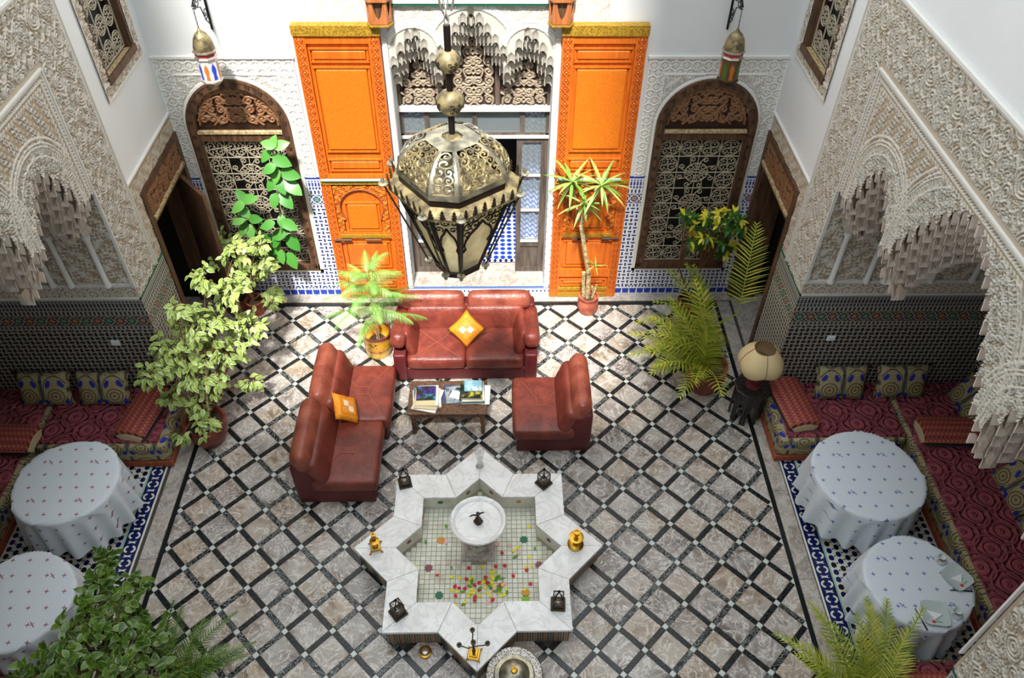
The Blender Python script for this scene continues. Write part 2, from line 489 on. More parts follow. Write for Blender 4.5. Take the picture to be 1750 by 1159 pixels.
def f_foun(t):
    x, y, z = t.P(); u = x+y*.83
    a = u/.026; b = z/.034; i = a.fl().mod(4.0); d = ((a.fr()-.5).ab()+(b.fr()-.5).ab()*.8).lt(.5)
    c = t.mix(i.lt(.5), S(30, 44, 44), S(140, 84, 50)); c = t.mix(i.gt(2.5), c, S(60, 40, 40))
    c = t.mix(i.gt(1.5)*i.lt(2.5), c, S(36, 62, 56)); return t.mix(d, S(168, 150, 120), c)
mat('fountain_mosaic', rough=.4, fn=f_foun)
def f_pool(t):
    t.P(); r = t.rand(); n = t.noise(t.pv, 5, 3); c = t.mix(r, S(204, 206, 188), S(226, 226, 212)); return t.mix(n.ss(.45, .75)*.5, c, S(170, 152, 120))
mat('pool_tile', rough=.3, fn=f_pool)
mat('pool_grout', S(150, 144, 118), rough=.8)
def f_leather(t):
    t.P(); n = t.noise(t.pv, 5, 4, .6, .5); return t.mix(n.ss(.3, .7), S(100, 42, 34), S(134, 62, 48))
mat('leather', rough=.38, fn=f_leather, bump=lambda t: (t.P(), t.noise(t.pv, 16, 4, .6, 1.5)+t.noise(t.pv, 120, 2)*.15)[1], bdist=.012, bstr=.55, spec=.5)
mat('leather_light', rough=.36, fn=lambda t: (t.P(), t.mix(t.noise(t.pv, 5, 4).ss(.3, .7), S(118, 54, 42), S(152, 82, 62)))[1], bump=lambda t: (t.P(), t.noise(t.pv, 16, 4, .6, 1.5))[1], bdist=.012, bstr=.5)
mat('leather_base', S(92, 28, 30), rough=.5)
mat('seam', S(160, 92, 72), rough=.5)
def f_cush(t):
    x, y, z = t.P(True); n = t.noise(t.pv, 60, 2)
    c = t.mix(n.ss(.4, .6), S(226, 146, 20), S(206, 122, 12))
    a = ((x/.075).fl()+(y/.075).fl()).mod(2.0); inn = (x.ab()).lt(.072)*(y.ab()).lt(.072)
    c = t.mix(inn*a, c, S(226, 206, 180)); c = t.mix(inn*(1-a)*.5, c, S(214, 150, 90))
    return t.mix(((x.ab()).mx(y.ab())-.11).ab().lt(.004), c, S(190, 96, 20))
mat('gold_cushion', rough=.7, fn=f_cush)
def f_brocade(t):
    x, y, z = t.P(True)
    def ft(u, v):
        P = .32; Q = .44; a = (u/P).fr()-.5; b = (v/Q+.5).fr()-.5; ax = a*P; by = b*Q
        r = (ax*ax+(by+.07)*(by+.07)).sq(); ring = ((r*150).sn()).gt(.2)*r.lt(.085); edge = (r-.092).ab().lt(.006)
        sa = ax.ab()
        l1 = ((sa-.075)+(by-.09)*.45)*((sa-.075)+(by-.09)*.45)*520 + ((by-.09)-(sa-.075)*.45)*((by-.09)-(sa-.075)*.45)*150
        l2 = ((sa-.12)-(by+.15)*.5)*((sa-.12)-(by+.15)*.5)*620 + ((by+.15)+(sa-.12)*.5)*((by+.15)+(sa-.12)*.5)*220
        n = t.noise(t.vec(u*16, v*16, 0), 1.6, 2, .5, 1.0); blue = (l1.mn(l2)+n*.5).lt(.72)
        tl = ((sa-.158).ab()).lt(.016+by*0)*by.gt(-.12)
        base = t.mix(t.noise(t.vec(u*40, v*40, 0), 2.0, 2).ss(.42, .58), S(138, 124, 84), S(176, 162, 122))
        oval = ((ax*ax*1.0+by*by*.5).sq()-.135).ab().lt(.005)
        c = t.mix(tl, base, S(58, 68, 66)); c = t.mix(oval, c, S(70, 66, 50)); c = t.mix(ring, c, S(98, 84, 56)); c = t.mix(edge, c, S(60, 56, 44))
        return t.mix(blue, c, S(22, 36, 150))
    n = t.nt.nodes.new('ShaderNodeNewGeometry'); m = t.nt.nodes.new('ShaderNodeVectorTransform')
    m.vector_type = 'NORMAL'; m.convert_from = 'WORLD'; m.convert_to = 'OBJECT'; t.nt.links.new(n.outputs['Normal'], m.inputs[0])
    s = t.nt.nodes.new('ShaderNodeSeparateXYZ'); t.nt.links.new(m.outputs[0], s.inputs[0]); nx, ny, nz = [X(t.nt, s.outputs[i]).ab() for i in range(3)]
    top = nz.gt(.6); sx = nx.gt(ny)
    u = x*(1-(1-top)*sx) + y*((1-top)*sx); v = y*top + z*(1-top)
    return ft(u, v)
mat('brocade', rough=.7, fn=f_brocade)
mat('brocade_teal', S(52, 62, 60), rough=.8)
def bq(t):
    x, y, z = t.P(True); P = .42
    r = None
    for ox, oy in ((0, 0), (.5, .5)):
        a = ((x/P+ox).fr()-.5); b = ((y/P+oy).fr()-.5); q = (a*a+b*b).sq(); w = (q*36).sn()*q.lt(.5)
        r = w if r is None else r.mx(w)
    return r
mat('red_quilt', rough=.7, fn=lambda t: (t.P(True), t.mix(t.noise(t.pv, 3, 3), S(140, 60, 70), S(166, 80, 90)))[1], bump=bq, bdist=.03, bstr=1.0)
def f_bol(t):
    x, y, z = t.P(True); a = (x/.042); b = (y/.05); r = ((a.fr()-.5)*(a.fr()-.5)+(b.fr()-.5)*(b.fr()-.5)).sq()
    k = (a.fl()).mod(2.0); c = t.mix(k, S(96, 20, 40), S(182, 130, 60)); return t.mix(r.lt(.24), S(148, 66, 60), c)
mat('bolster_cloth', rough=.75, fn=f_bol)
mat('maroon_cloth', S(96, 30, 40), rough=.8)
def f_cloth(colr):
    def f(t):
        x, y, z = t.P(True); P = .17
        a = (x/P+(y/P).fl()*.37)
        fa = (a.fr()-.5)*P; fb = ((y/P).fr()-.5)*P; fz = fb + z*.0
        # crosses of four petals
        cr = ((fa*fb).ab().lt(.00006))*((fa*fa+fb*fb).lt(.0007)); dot = ((fa.ab()-.035)*(fa.ab()-.035)+(fb.ab()-.035)*(fb.ab()-.035)).lt(.00001)
        a3 = x/.5; b3 = y/.5; ga = (a3.fr()-.5)*.5; gb = (b3.fr()-.5)*.5
        big = ((ga+gb).ab().lt(.008))*((ga-gb).ab().lt(.055)); big = big.mx(((ga-gb).ab().lt(.006))*((ga+gb).ab().lt(.03)))
        gz = (((x+y*.3)/P).fr()-.5)*P; gb2 = ((z/P).fr()-.5)*P; crs = ((gz*gb2).ab().lt(.00006))*((gz*gz+gb2*gb2).lt(.0005))
        top = z.gt(-.03); m = cr.mx(big).mx(dot*.6)*top + crs*(1-top)
        return t.mix(m*.85, S(214, 222, 228), colr)
    return f
mat('cloth_blue', rough=.8, fn=f_cloth(S(66, 96, 160)))
mat('cloth_red', rough=.8, fn=f_cloth(S(140, 60, 84)))
mat('porcelain', S(206, 220, 216), rough=.12)
mat('corbel_wood', rough=.5, fn=f_wood(S(164, 92, 48), S(196, 124, 72)))
mat('plate_glaze', S(190, 204, 200), rough=.12)
mat('napkin', S(236, 236, 236), rough=.8)
mat('steel', S(150, 150, 155), rough=.25, metal=1)
mat('dark_metal', S(44, 36, 34), rough=.4, metal=.7)
mat('brass', S(196, 150, 56), rough=.28, metal=1)
mat('old_brass', rough=.36, metal=.85, fn=lambda t: (t.P(), t.mix(t.noise(t.pv, 14, 4).ss(.35, .65), S(128, 124, 112), S(184, 176, 150)))[1])
mat('amber_ball', S(200,190,150), rough=.5)
mat('dusty_metal', rough=.5, metal=.5, fn=lambda t: (t.P(), t.mix(t.noise(t.pv, 16, 4).ss(.35, .65), S(98, 88, 66), S(164, 148, 106)))[1])
mat('bronze', S(66, 54, 40), rough=.42, metal=.7)
mat('amber_glass', rough=.4, trans=.35, fn=lambda t: (t.P(), t.mix(t.noise(t.pv, 14, 4).ss(.4, .7), S(244, 232, 190), S(226, 208, 156)))[1])
mat('tin', S(188, 180, 168), rough=.3, metal=.8)
mat('silver_tray', rough=.25, metal=1, fn=lambda t: (t.P(), t.mix(t.voro(t.pv, 60).ss(.2, .5), S(84, 78, 70), S(156, 150, 142)))[1], bump=lambda t: (t.P(), t.voro(t.pv, 60))[1], bdist=.006)
mat('terracotta', rough=.6, fn=lambda t: (t.P(), t.mix(t.noise(t.pv, 9, 4).ss(.35, .7), S(150, 72, 52), S(188, 108, 84)))[1])
mat('red_pot', rough=.35, fn=lambda t: (t.P(), t.mix(t.noise(t.pv, 7, 4).ss(.35, .7), S(104, 44, 36), S(146, 72, 54)))[1])
def f_ypot(t):
    x, y, z = t.P(True); n = t.noise(t.pv, 9, 3); c = t.mix(n.ss(.52, .58), S(204, 152, 44), S(206, 120, 34)); m = t.noise(t.pv, 13, 2, .5, 1.0)
    c = t.mix((m.gt(.62))*(z.gt(.15))*(z.lt(.32)), c, S(70, 50, 30)); c = t.mix(z.lt(.12), c, S(214, 178, 70)); return t.mix((z-.16).ab().lt(.008), c, S(110, 72, 30))
mat('yellow_pot', rough=.35, fn=f_ypot, coat=.3)
mat('soil', S(70, 52, 38), rough=.95)
mat('bark', rough=.85, fn=lambda t: (t.P(), t.mix(t.noise(t.pv, 30, 4).ss(.35, .65), S(150, 126, 88), S(206, 186, 140)))[1])
mat('stem_brown', S(104, 72, 44), rough=.8)
mat('stem_green', S(96, 120, 50), rough=.6)
def leafm(name, a, b, edge=None, rough=.35):
    def f(t):
        t.P(); r = t.rand(); c = t.mix(r, a, b)
        if edge: c = t.mix(t.attr('edge').ss(.45, .75), c, edge)
        return c
    m = mat(name, rough=rough, fn=f)
    m.node_tree.nodes['Principled BSDF'].inputs['Transmission Weight'].default_value = 0.0
    m.node_tree.nodes['Principled BSDF'].inputs['Subsurface Weight'].default_value = 0.0
leafm('rubber_leaf', S(56, 124, 42), S(100, 162, 72))
leafm('ficus_leaf', S(130, 162, 62), S(168, 194, 92), S(220, 226, 166))
leafm('shrub_leaf', S(36, 72, 20), S(84, 118, 34), S(128, 146, 68))
leafm('fluffy_leaf', S(96, 152, 64), S(146, 190, 96))
leafm('yucca_leaf', S(92, 150, 50), S(178, 196, 110))
leafm('palm_leaf', S(112, 136, 34), S(190, 188, 72))
leafm('dark_palm_leaf', S(44, 82, 26), S(100, 124, 38))
leafm('schefflera_green', S(30, 76, 30), S(58, 110, 36))
leafm('schefflera_yellow', S(206, 192, 40), S(226, 214, 70))
mat('lamp_shade', S(220, 196, 148), rough=.8, fn=None)
mat('shade_rib', S(110, 70, 30), rough=.7)
mat('inlay', rough=.35, fn=lambda t: (t.P(True), t.mix(t.voro(t.pv, 70, 'F1').ss(.12, .26), S(170, 164, 150), S(26, 20, 20)))[1])
mat('white_plastic', S(232, 236, 236), rough=.4)
mat('blue_stripe', rough=.7, fn=lambda t: (lambda p: t.mix(((p[2]/.09+p[0]*4).fr()).lt(.45), S(60, 110, 210), S(226, 232, 240)))(t.P(True)))
mat('blue_cloth', S(30, 70, 150), rough=.7)
for n_, c_ in dict(petal_red=(206, 24, 44), petal_yellow=(240, 226, 20), petal_green=(92, 150, 30), petal_pink=(240, 176, 180), gold_tile=(206, 140, 30), green_tile=(20, 100, 70), plum_tile=(130, 60, 74), lime_tile=(120, 180, 20), blue_pane=(40, 70, 200), orange_pane=(200, 120, 50), green_pane=(60, 110, 40), red_pane=(170, 50, 50), ginger_pane=(196, 110, 30)).items():
    mat(n_, S(*c_), rough=.5)

# =================================================================== STRUCTURE
W = 3.765; YB = 9.02; ZT = 13.5
def wall_boxes(mb, u0, u1, z0, z1, holes, put):
    """cover a rectangle minus rectangular holes with boxes; put(mb,u0,u1,z0,z1)"""
    us = sorted(set([u0, u1]+[h[i] for h in holes for i in (0, 1) if u0 < h[i] < u1]))
    zs = sorted(set([z0, z1]+[h[i] for h in holes for i in (2, 3) if z0 < h[i] < z1]))
    for a, b in zip(us[:-1], us[1:]):
        run = None
        for c, d in zip(zs[:-1], zs[1:]):
            um, zm = (a+b)/2, (c+d)/2
            solid = not any(h[0] < um < h[1] and h[2] < zm < h[3] for h in holes)
            if solid: run = (run[0], d) if run else (c, d)
            if not solid and run: put(mb, a, b, *run); run = None
        if run: put(mb, a, b, *run)
OPN = (-.97, .97, .13, 4.33)
WX, WHW, WZ0, WZT = 2.93, .64, .50, 3.45
# --- back wall
mb = MB()
wall_boxes(mb, -W-.4, W+.4, 0, ZT, [OPN, (WX-WHW+.02, WX+WHW-.02, WZ0+.02, WZT-.05), (-WX-WHW+.02, -WX+WHW-.02, WZ0+.02, WZT-.05)],
           lambda m, a, b, c, d: m.box(a, b, YB, YB+.34, c, d))
wall_back = mb.build('wall_back', 'white_wall', kind='structure')
# --- side walls
AY0, AY1, AZ, AX = 2.49, 6.80, 4.95, 6.3
SIDE = {}
for sgn, nm in ((-1, 'left'), (1, 'right')):
    mb = MB()
    wall_boxes(mb, -2.6, YB+.34, 0, ZT, [(AY0, AY1, 0, AZ), (7.78, 8.92, 0, 2.48), (7.87, 8.70, 3.97, 6.6)],
               lambda m, a, b, c, d: m.box(*sorted((sgn*(W+.002), sgn*(W+.34))), a, b, c, d))
    SIDE[sgn] = mb.build('wall_'+nm, 'white_wall', kind='structure')
    # alcove shell behind the arches
    mb = MB()
    mb.box(*sorted((sgn*(W+.34), sgn*(AX+.2))), AY1, AY1+.2, 1.92, AZ)
    mb.box(*sorted((sgn*(W+.34), sgn*(AX+.2))), AY0-.2, AY0, 1.92, AZ)
    mb.box(*sorted((sgn*AX, sgn*(AX+.2))), AY0, AY1, 1.92, AZ)
    sh = mb.build('wall_%s_alcove' % nm, 'niche_plaster', kind='structure')
    mb = MB(); mb.box(*sorted((sgn*(W+.2), sgn*(AX+.2))), AY0-.2, AY1+.2, AZ, AZ+.2)
    mb.build('ceiling_%s_alcove' % nm, 'dark_wood', kind='structure')
    mb = MB()
    mb.box(*sorted((sgn*(W-.014), sgn*(AX+.2))), AY1-.006, AY1+.2, 0, 1.921)
    mb.box(*sorted((sgn*(W-.014), sgn*(AX+.2))), AY0-.2, AY0+.006, 0, 1.921)
    o = mb.build('zellige_dado', 'zellige_alcove', sh)
    mb = MB(); mb.box(*sorted((sgn*(AX-.003), sgn*(AX+.2))), AY0, AY1, 0, 1.92)
    mb.build('zellige_dado', 'zellige_side', sh)
    # frieze + colonnettes on the far side wall of the alcove
    relief('carved_frieze', 'carved_plaster', sh, (sgn*(W+.0), AY1-.004, 1.94), (sgn, 0, 0), (0, 0, 1), (0, -1, 0), AX-W, .18, .012, lambda U, V: h_hexring(U, V+.05, .14), .014)
    relief('carved_field', 'carved_plaster', sh, (sgn*(W+.0), AY1-.004, 2.15), (sgn, 0, 0), (0, 0, 1), (0, -1, 0), AX-W, 2.6, .02, lambda U, V: h_vine(U, V, .8), .02)
    mb = MB(); mb.box(*sorted((sgn*W, sgn*AX)), AY1-.035, AY1, 2.115, 2.15); mb.box(*sorted((sgn*(W-.0), sgn*AX)), AY1-.025, AY1, 1.915, 1.945)
    mb.build('ledge', 'plaster_trim', sh)
    for cx in (4.02, 4.42, 4.62, 5.15, 5.62, 5.8):
        mb = MB(); mb.lathe([(.045, 0), (.045, .03), (.032, .05), (.03, .62), (.045, .66), (.05, .7), (.03, .72)], 10, (sgn*cx, AY1-.055, 2.15))
        c = mb.build('colonnette', 'plaster_trim', sh, smooth=True)
        mb = MB()
        for k in range(3):
            mb.lathe([(.0, -.07), (.075, -.04), (.09, .02), (.06, .07), (0, .09)], 10, (sgn*(cx+(k-1)*.012), AY1-.07-.02*k, 2.94+.1*k), radial=lambda a, j: 1+.16*cos(5*a))
        mb.build('capital', 'niche_plaster', sh, smooth=True)
# --- south side, unseen slabs added to cut off the sun in front and at right
mb = MB(); mb.box(-W-.4, W+.4, -2.6, -2.2, 0, ZT); mb.build('wall_front', 'white_wall', kind='structure')
mb = MB()
mb.box(-W-.4, W+.4, -2.8, -1.5, ZT, ZT+.15); mb.box(1.2, W+.4, -1.5, 4.2, ZT, ZT+.15)
mb.build('ceiling_eaves', 'white_wall', kind='structure')

# --- dados on the open walls
mb = MB()
wall_boxes(mb, -W, W, 0, 2.06, [OPN[:2]+(0, 2.2), (WX-WHW, WX+WHW, WZ0, 3), (-WX-WHW, -WX+WHW, WZ0, 3)], lambda m, a, b, c, d: m.box(a, b, YB-.02, YB+.01, c, d))
mb.build('zellige_dado', 'zellige_back', wall_back)
mb = MB()
for sx in (-1, 1):
    for a, b, z0, z1 in ((WX-WHW-.045, WX-WHW, WZ0-.05, 2.06), (WX+WHW, WX+WHW+.045, WZ0-.05, 2.06), (WX-WHW-.045, WX+WHW+.045, WZ0-.05, WZ0)):
        mb.box(*sorted((sx*a, sx*b)), YB-.026, YB, z0, z1)
mb.build('tile_border', 'cream_tile', wall_back)
for sgn in (-1, 1):
    w = SIDE[sgn]; mb = MB()
    for a, b in ((AY1, 7.63), (8.995, YB), (1.6, AY0)):
        mb.box(*sorted((sgn*(W-.015), sgn*(W+.01))), a, b, 0, 1.92)
    mb.build('zellige_dado', 'zellige_side', w)
    mb = MB(); mb.box(*sorted((sgn*(W-.022), sgn*(W+.01))), AY1, 7.63, 1.915, 1.935); mb.box(*sorted((sgn*(W-.022), sgn*(W+.01))), 1.6, AY0, 1.915, 1.935)
    mb.build('green_edge', 'green_tile', w)

def muq_cell(name, m, cw, hb, dc, hollow):
    SL = (-1, -.78, -.62, -.32, 0, .32, .62, .78, 1); NTt = 5; n = len(SL); vs = []; fs = []
    for j in range(NTt+1):
        tt = j/NTt
        for s in SL:
            h_ = max(0, 1-(abs(s)/.78)**3); arch = (1-abs(s)**1.2)
            zz = -tt*hb*1.12+(1-tt)*.62*hb*arch+tt*.3*hb*h_
            vs.append((s*cw/2, hollow*h_*sin(pi/2*tt)**.7+dc*.25*tt, zz))
    for j in range(NTt):
        for i in range(n-1): a = j*n+i; fs.append((a, a+n, a+n+1, a+1))
    k0 = NTt*n; b0 = len(vs)
    for i in range(n): q = vs[k0+i]; vs.append((q[0], max(q[1], dc)+dc*.8, q[2]+.004))
    for i in range(n-1): fs.append((k0+i, b0+i, b0+i+1, k0+i+1))
    mb = MB(); mb.add(vs, fs); return mb.mesh(name, m, smooth=35)
def stepped(f, c0, cw, hb):
    """column-wise stepped version of an outline with pointed finger tops"""
    def g(u):
        u = np.asarray(u, float); k = np.floor((u-c0)/cw); uc = c0+(k+.5)*cw; s = np.abs(u-uc)/(cw/2)
        return f(uc)+.62*hb*(1-s**1.2)
    return g
# --- carved plaster on the side walls
FY0, FY1, FZ = 2.54, 6.75, 4.67           # frame around the three arches
ARCH = [(4.615, .985, 3.40, 1.14, 1.7), (6.04, .47, 3.36, .68, 1.5), (3.19, .47, 3.36, .68, 1.5)]
def outline(y):
    """front edge of the hanging stucco above the opening"""
    z = np.full(np.shape(y), 3.34)
    for c, hw, z0, H, p in ARCH:
        s = np.abs(np.asarray(y)-c)/hw
        z = np.where(s < 1, z0+H*(1-np.clip(s, 0, 1)**p), z)
    return z
YC0 = 2.69; CW, HB = .107, .098
outl_s = stepped(outline, YC0, CW, HB)
def archband(y, zz):
    """distance based mouldings around the arches"""
    out = np.zeros(np.shape(y)); inside = np.zeros(np.shape(y), bool)
    for c, hw, z0, H, p in ARCH:
        R = hw*1.0; zc = z0+H-R*1.0+.16; d = np.hypot(y-c, np.maximum(zz-zc, 0)*1.0)
        d = np.where(zz > zc, d, np.abs(y-c)); t = d-R
        for k, wd, hh in ((-.01, .008, 1.0), (.075, .008, .9), (.105, .008, .9), (.15, .012, .8)):
            out = np.maximum(out, np.where(np.abs(t-k+.03) < wd, hh, 0)); 
        inside |= t < .0
        bead = (np.abs(t-.01) < .026)*(.35+.5*np.cos(2*pi*np.arctan2(zz-zc, y-c)*R/.032)) + (np.abs(t-.09) < .012)*.0; out = np.maximum(out, bead)
    return out, inside
for sgn, nm in ((-1, 'left'), (1, 'right')):
    w = SIDE[sgn]; y0, z0 = 1.88, 1.935; wd, ht = 7.40-1.88, 5.29-1.935
    def hf(U, V):
        y = U+y0; z = V+z0
        fr = (y > FY0) & (y < FY1) & (z < FZ+0)
        h = h_star(U+.1, V+.05)*.85
        edge = ((y < y0+.05) | (y > 7.36) | (z > 5.25))
        h = np.where(edge, .9, h)
        b, ins = archband(y, z)
        hin = np.where(ins, h_vine(U, V, .55), h_flower(U, V)*.8); hin = np.where(b > 0, b, hin)
        # mouldings of the frame
        t = np.minimum(np.minimum(y-FY0, FY1-y), FZ-z)
        mould = np.where(t < .03, 1, np.where(t < .06, .2+.8*(((y+z)/.035) % 1 > .5), np.where(t < .085, .9, np.where(t < .10, .1, np.where(t < .135, .5+.3*np.cos((y-z)*2*pi/.05), 0)))))
        hin = np.where(t < .135, mould, hin)
        t2 = np.minimum(np.minimum(y-(FY0-.06), (FY1+.06)-y), FZ+.06-z)
        ring = (t2 > 0) & (t2 < .06)
        return np.where(fr, hin, np.where(ring, .35, h))
    def mk(U, V):
        y = U+y0; z = V+z0
        return ~((y > AY0+.02) & (y < AY1-.02) & (z < outl_s(y)))
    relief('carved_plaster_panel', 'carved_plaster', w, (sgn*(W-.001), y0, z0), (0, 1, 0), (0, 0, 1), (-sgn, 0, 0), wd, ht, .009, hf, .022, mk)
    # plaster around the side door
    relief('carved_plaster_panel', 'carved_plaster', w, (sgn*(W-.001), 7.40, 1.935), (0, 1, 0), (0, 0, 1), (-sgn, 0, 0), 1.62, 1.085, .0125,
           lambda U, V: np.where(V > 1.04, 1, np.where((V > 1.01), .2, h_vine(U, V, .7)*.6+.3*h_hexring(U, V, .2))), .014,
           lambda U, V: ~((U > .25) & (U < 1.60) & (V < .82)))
    # cream moulding rails
    mb = MB(); x0, x1 = sorted((sgn*(W-.034), sgn*(W+.0)))
    for a, b, c, d in ((1.86, 7.41, 5.28, 5.305), (7.395, 7.41, 1.93, 5.28), (1.86, 1.875, 1.93, 5.28), (FY0-.016, FY1+.016, FZ, FZ+.016), (FY1, FY1+.016, 2.12, FZ), (FY0-.016, FY0, 2.12, FZ), (7.41, YB, 3.0, 3.02)):
        mb.box(x0, x1, a, b, c, d)
    mb.build('moulding', 'plaster_trim', w)
    # muqarnas
    mq = empty('stucco_arches', (0, 0, 0)); mq.parent = w
    cw, hb, dc, TI = .107, .098, .07, 4
    if sgn == -1:
        CELL = muq_cell('muqarnas_cell', 'cell_plaster', cw, hb, dc, .05)
    core = MB(); yy = [(YC0+(i+.5)*cw, 1) for i in range(int((6.62-YC0)/cw)+1)]
    for k in range(TI):
        for yc, A in yy:
            off = (cw/2 if k % 2 else 0)
            y = yc+off
            z = float(outline(y))
            ztop = z - k*hb
            M = basis((sgn*(W-.004+k*dc), y, ztop), (0, 1, 0), (sgn, 0, 0), (0, 0, 1))
            inst('muqarnas_cell', CELL, mq, M)
            core.box(*sorted((sgn*(W+k*dc+.085), sgn*(W+.34))), y-cw/2, y+cw/2, ztop-hb*1.05, AZ if k == 0 else ztop+.03)
    core.build('muqarnas_core', 'niche_plaster', mq, kind='stuff')

# --- back wall plaster panels around the arched windows
for sgn in (-1, 1):
    px0 = 2.10
    def hf(U, V):
        b = np.minimum(np.minimum(U, (W-px0)-U), 1.65-V)
        bd = np.where(b < .02, 1, np.where(b < .2, h_hexring(U, V, .13)*.9, np.where(b < .22, 1, h_vine(U, V, .62)*.8)))
        a = np.hypot(U-(WX-px0), np.maximum(V-(2.81-2.06), 0)); return np.where(a < WHW+.035, 1, np.where(a < WHW+.05, 0, bd))
    def mk(U, V):
        a = np.hypot(U-(WX-px0), np.maximum(V-(2.81-2.06), 0)); return a > WHW-.02
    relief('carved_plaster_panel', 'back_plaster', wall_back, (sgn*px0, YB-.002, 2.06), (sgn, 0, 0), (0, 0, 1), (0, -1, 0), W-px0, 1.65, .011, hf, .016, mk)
mb = MB()
for sgn in (-1, 1):
    mb.box(*sorted((sgn*2.085, sgn*W)), YB-.03, YB, 3.70, 3.73)
    mb.box(*sorted((sgn*.975, sgn*1.04)), YB-.03, YB, .13, 3.95)
mb.build('moulding', 'plaster_trim', wall_back)
relief('carved_plaster_panel', 'back_plaster', wall_back, (-1.75, YB-.001, 4.12), (1, 0, 0), (0, 0, 1), (0, -1, 0), .62, 1.2, .014, lambda U, V: h_vine(U, V, .7)*.8, .01)
relief('carved_plaster_panel', 'back_plaster', wall_back, (1.13, YB-.001, 4.12), (1, 0, 0), (0, 0, 1), (0, -1, 0), .45, 1.2, .014, lambda U, V: h_vine(U, V, .7)*.8, .01)

# --- central opening: triple arch with muqarnas
BA = [(0.0, .43, 3.72, .56, 1.15), (-.68, .27, 3.62, .44, 1.2), (.68, .27, 3.62, .44, 1.2)]
def bout(x):
    z = np.full(np.shape(x), 3.6)
    for c, hw, z0, H, p in BA:
        s = np.abs(np.asarray(x)-c)/hw; z = np.where(s < 1, z0+H*(1-np.clip(s, 0, 1)**p), z)
    return z
def hfb(U, V):
    x = U-.97; z = V+3.5; out = h_vine(U, V, .6)*.5
    for c, hw, z0, H, p in BA:
        R = hw*1.12; zc = z0+H-R+.02; d = np.where(z > zc, np.hypot(x-c, z-zc), np.abs(x-c)); t = d-R
        out = np.where(t < -.02, .1, out); out = np.where(np.abs(t) < .02, .9, out)
        out = np.where((t > .02) & (t < .05), .3+.6*(((np.arctan2(z-zc, x-c)*R) / .03) % 1 > .5), out); out = np.where((t > .05) & (t < .065), .9, out)
    return out
arches = empty('stucco_arches'); arches.parent = wall_back
relief('carved_plaster_panel', 'back_plaster', arches, (-.97, YB-.0, 3.5), (1, 0, 0), (0, 0, 1), (0, -1, 0), 1.94, .83, .011, hfb, .016, lambda U, V: (V+3.5) > stepped(bout, -.97, .0924, .085)(U-.97))
cw2, hb2, dc2 = .0924, .085, .05
CELL2 = muq_cell('muqarnas_cell', 'back_plaster', cw2, hb2, dc2, .026)
core = MB()
cols = [(-.97+(i+.5)*cw2) for i in range(21)]
for k in range(5):
    for xc in cols:
        x = xc+(cw2/2 if k % 2 else 0)
        if x > .97: continue
        z = float(bout(x))
        zt = z-k*hb2
        inst('muqarnas_cell', CELL2, arches, basis((x, YB-.004+k*dc2, zt), (1, 0, 0), (0, 1, 0), (0, 0, 1)))
        core.box(x-cw2/2, x+cw2/2, YB+k*dc2+.055, YB+.30, zt-hb2, 4.32 if k == 0 else zt+.03)
core.build('muqarnas_core', 'back_plaster', arches, kind='stuff')
mb = MB(); mb.box(-1.0, 1.0, YB-.05, YB+.05, 4.33, 4.36); mb.build('green_cornice', 'green_tile', arches)
mb = MB(); mb.box(-1.0, 1.0, YB-.06, YB+.05, 4.36, 4.42); mb.build('moulding', 'plaster_trim', arches)

# --- wooden screen of the central doorway (door_1)
YS = 9.36
door_1 = empty('door_1', (0, YS, .13), kind='structure')
def scr(mb, x0, x1, z0, z1, y0=0, y1=.07): return mb.box(x0, x1, y0, y1, z0-.13, z1-.13)
mb = MB()
for a, b, c, d in ((-1.0, -.93, .13, 3.9), (.93, 1.0, .13, 3.9), (-.33, -.27, 2.9, 3.9), (.42-.15, .33, 2.9, 3.9), (-1, 1, 2.42, 2.50), (-1, 1, 3.8, 4.3)): scr(mb, a, b, c, d)
for x in (-.62, -.0, .62): scr(mb, x-.03, x+.03, 2.5, 2.84)
mb.build('frame', 'grey_wood', door_1)
mb = MB(); scr(mb, -1, 1, 2.84, 2.90, -.05, .08); mb.build('lintel', 'plaster_trim', door_1)
mb = MB(); scr(mb, -1, 1, 2.44, 2.475, -.03, .0); mb.build('transom_rail', 'plaster_trim', door_1)
for x0, x1 in ((-.93, -.65), (-.59, -.03), (.03, .59), (.65, .93)):
    mb = MB(); scr(mb, x0, x1, 2.5, 2.84, .03, .036); mb.build('pane', 'pane_glass', door_1)
for sx in (-1, 1):                                   # side leaves with four panes
    lf = empty('door_leaf', (0, 0, 0)); lf.parent = door_1
    mb = MB()
    def sb(a, b, c, d, y0=.0, y1=.06): mb.box(*sorted((sx*a, sx*b)), y0, y1, c-.13, d-.13)
    sb(.55, .62, .13, 2.42); sb(.88, .93, .13, 2.42); sb(.62, .88, .13, .22); sb(.62, .88, .62, .72)
    for z in (1.22, 1.80): sb(.62, .88, z, z+.05)
    sb(.62, .88, 2.36, 2.42)
    mb.build('frame', 'grey_wood', lf)
    mb = MB(); sb(.62, .88, .22, .62, .02, .05); mb.build('bottom_panel', 'grey_wood', lf)
    for z0, z1 in ((.72, 1.22), (1.27, 1.80), (1.85, 2.36)):
        mb = MB(); sb(.62, .88, z0, z1, .025, .031); mb.build('pane', 'pane_glass', lf)
        mb = MB(); sb(.62, .88, z0-.012, z0+.012, -.015, .02); mb.build('glazing_bar', 'plaster_trim', lf)
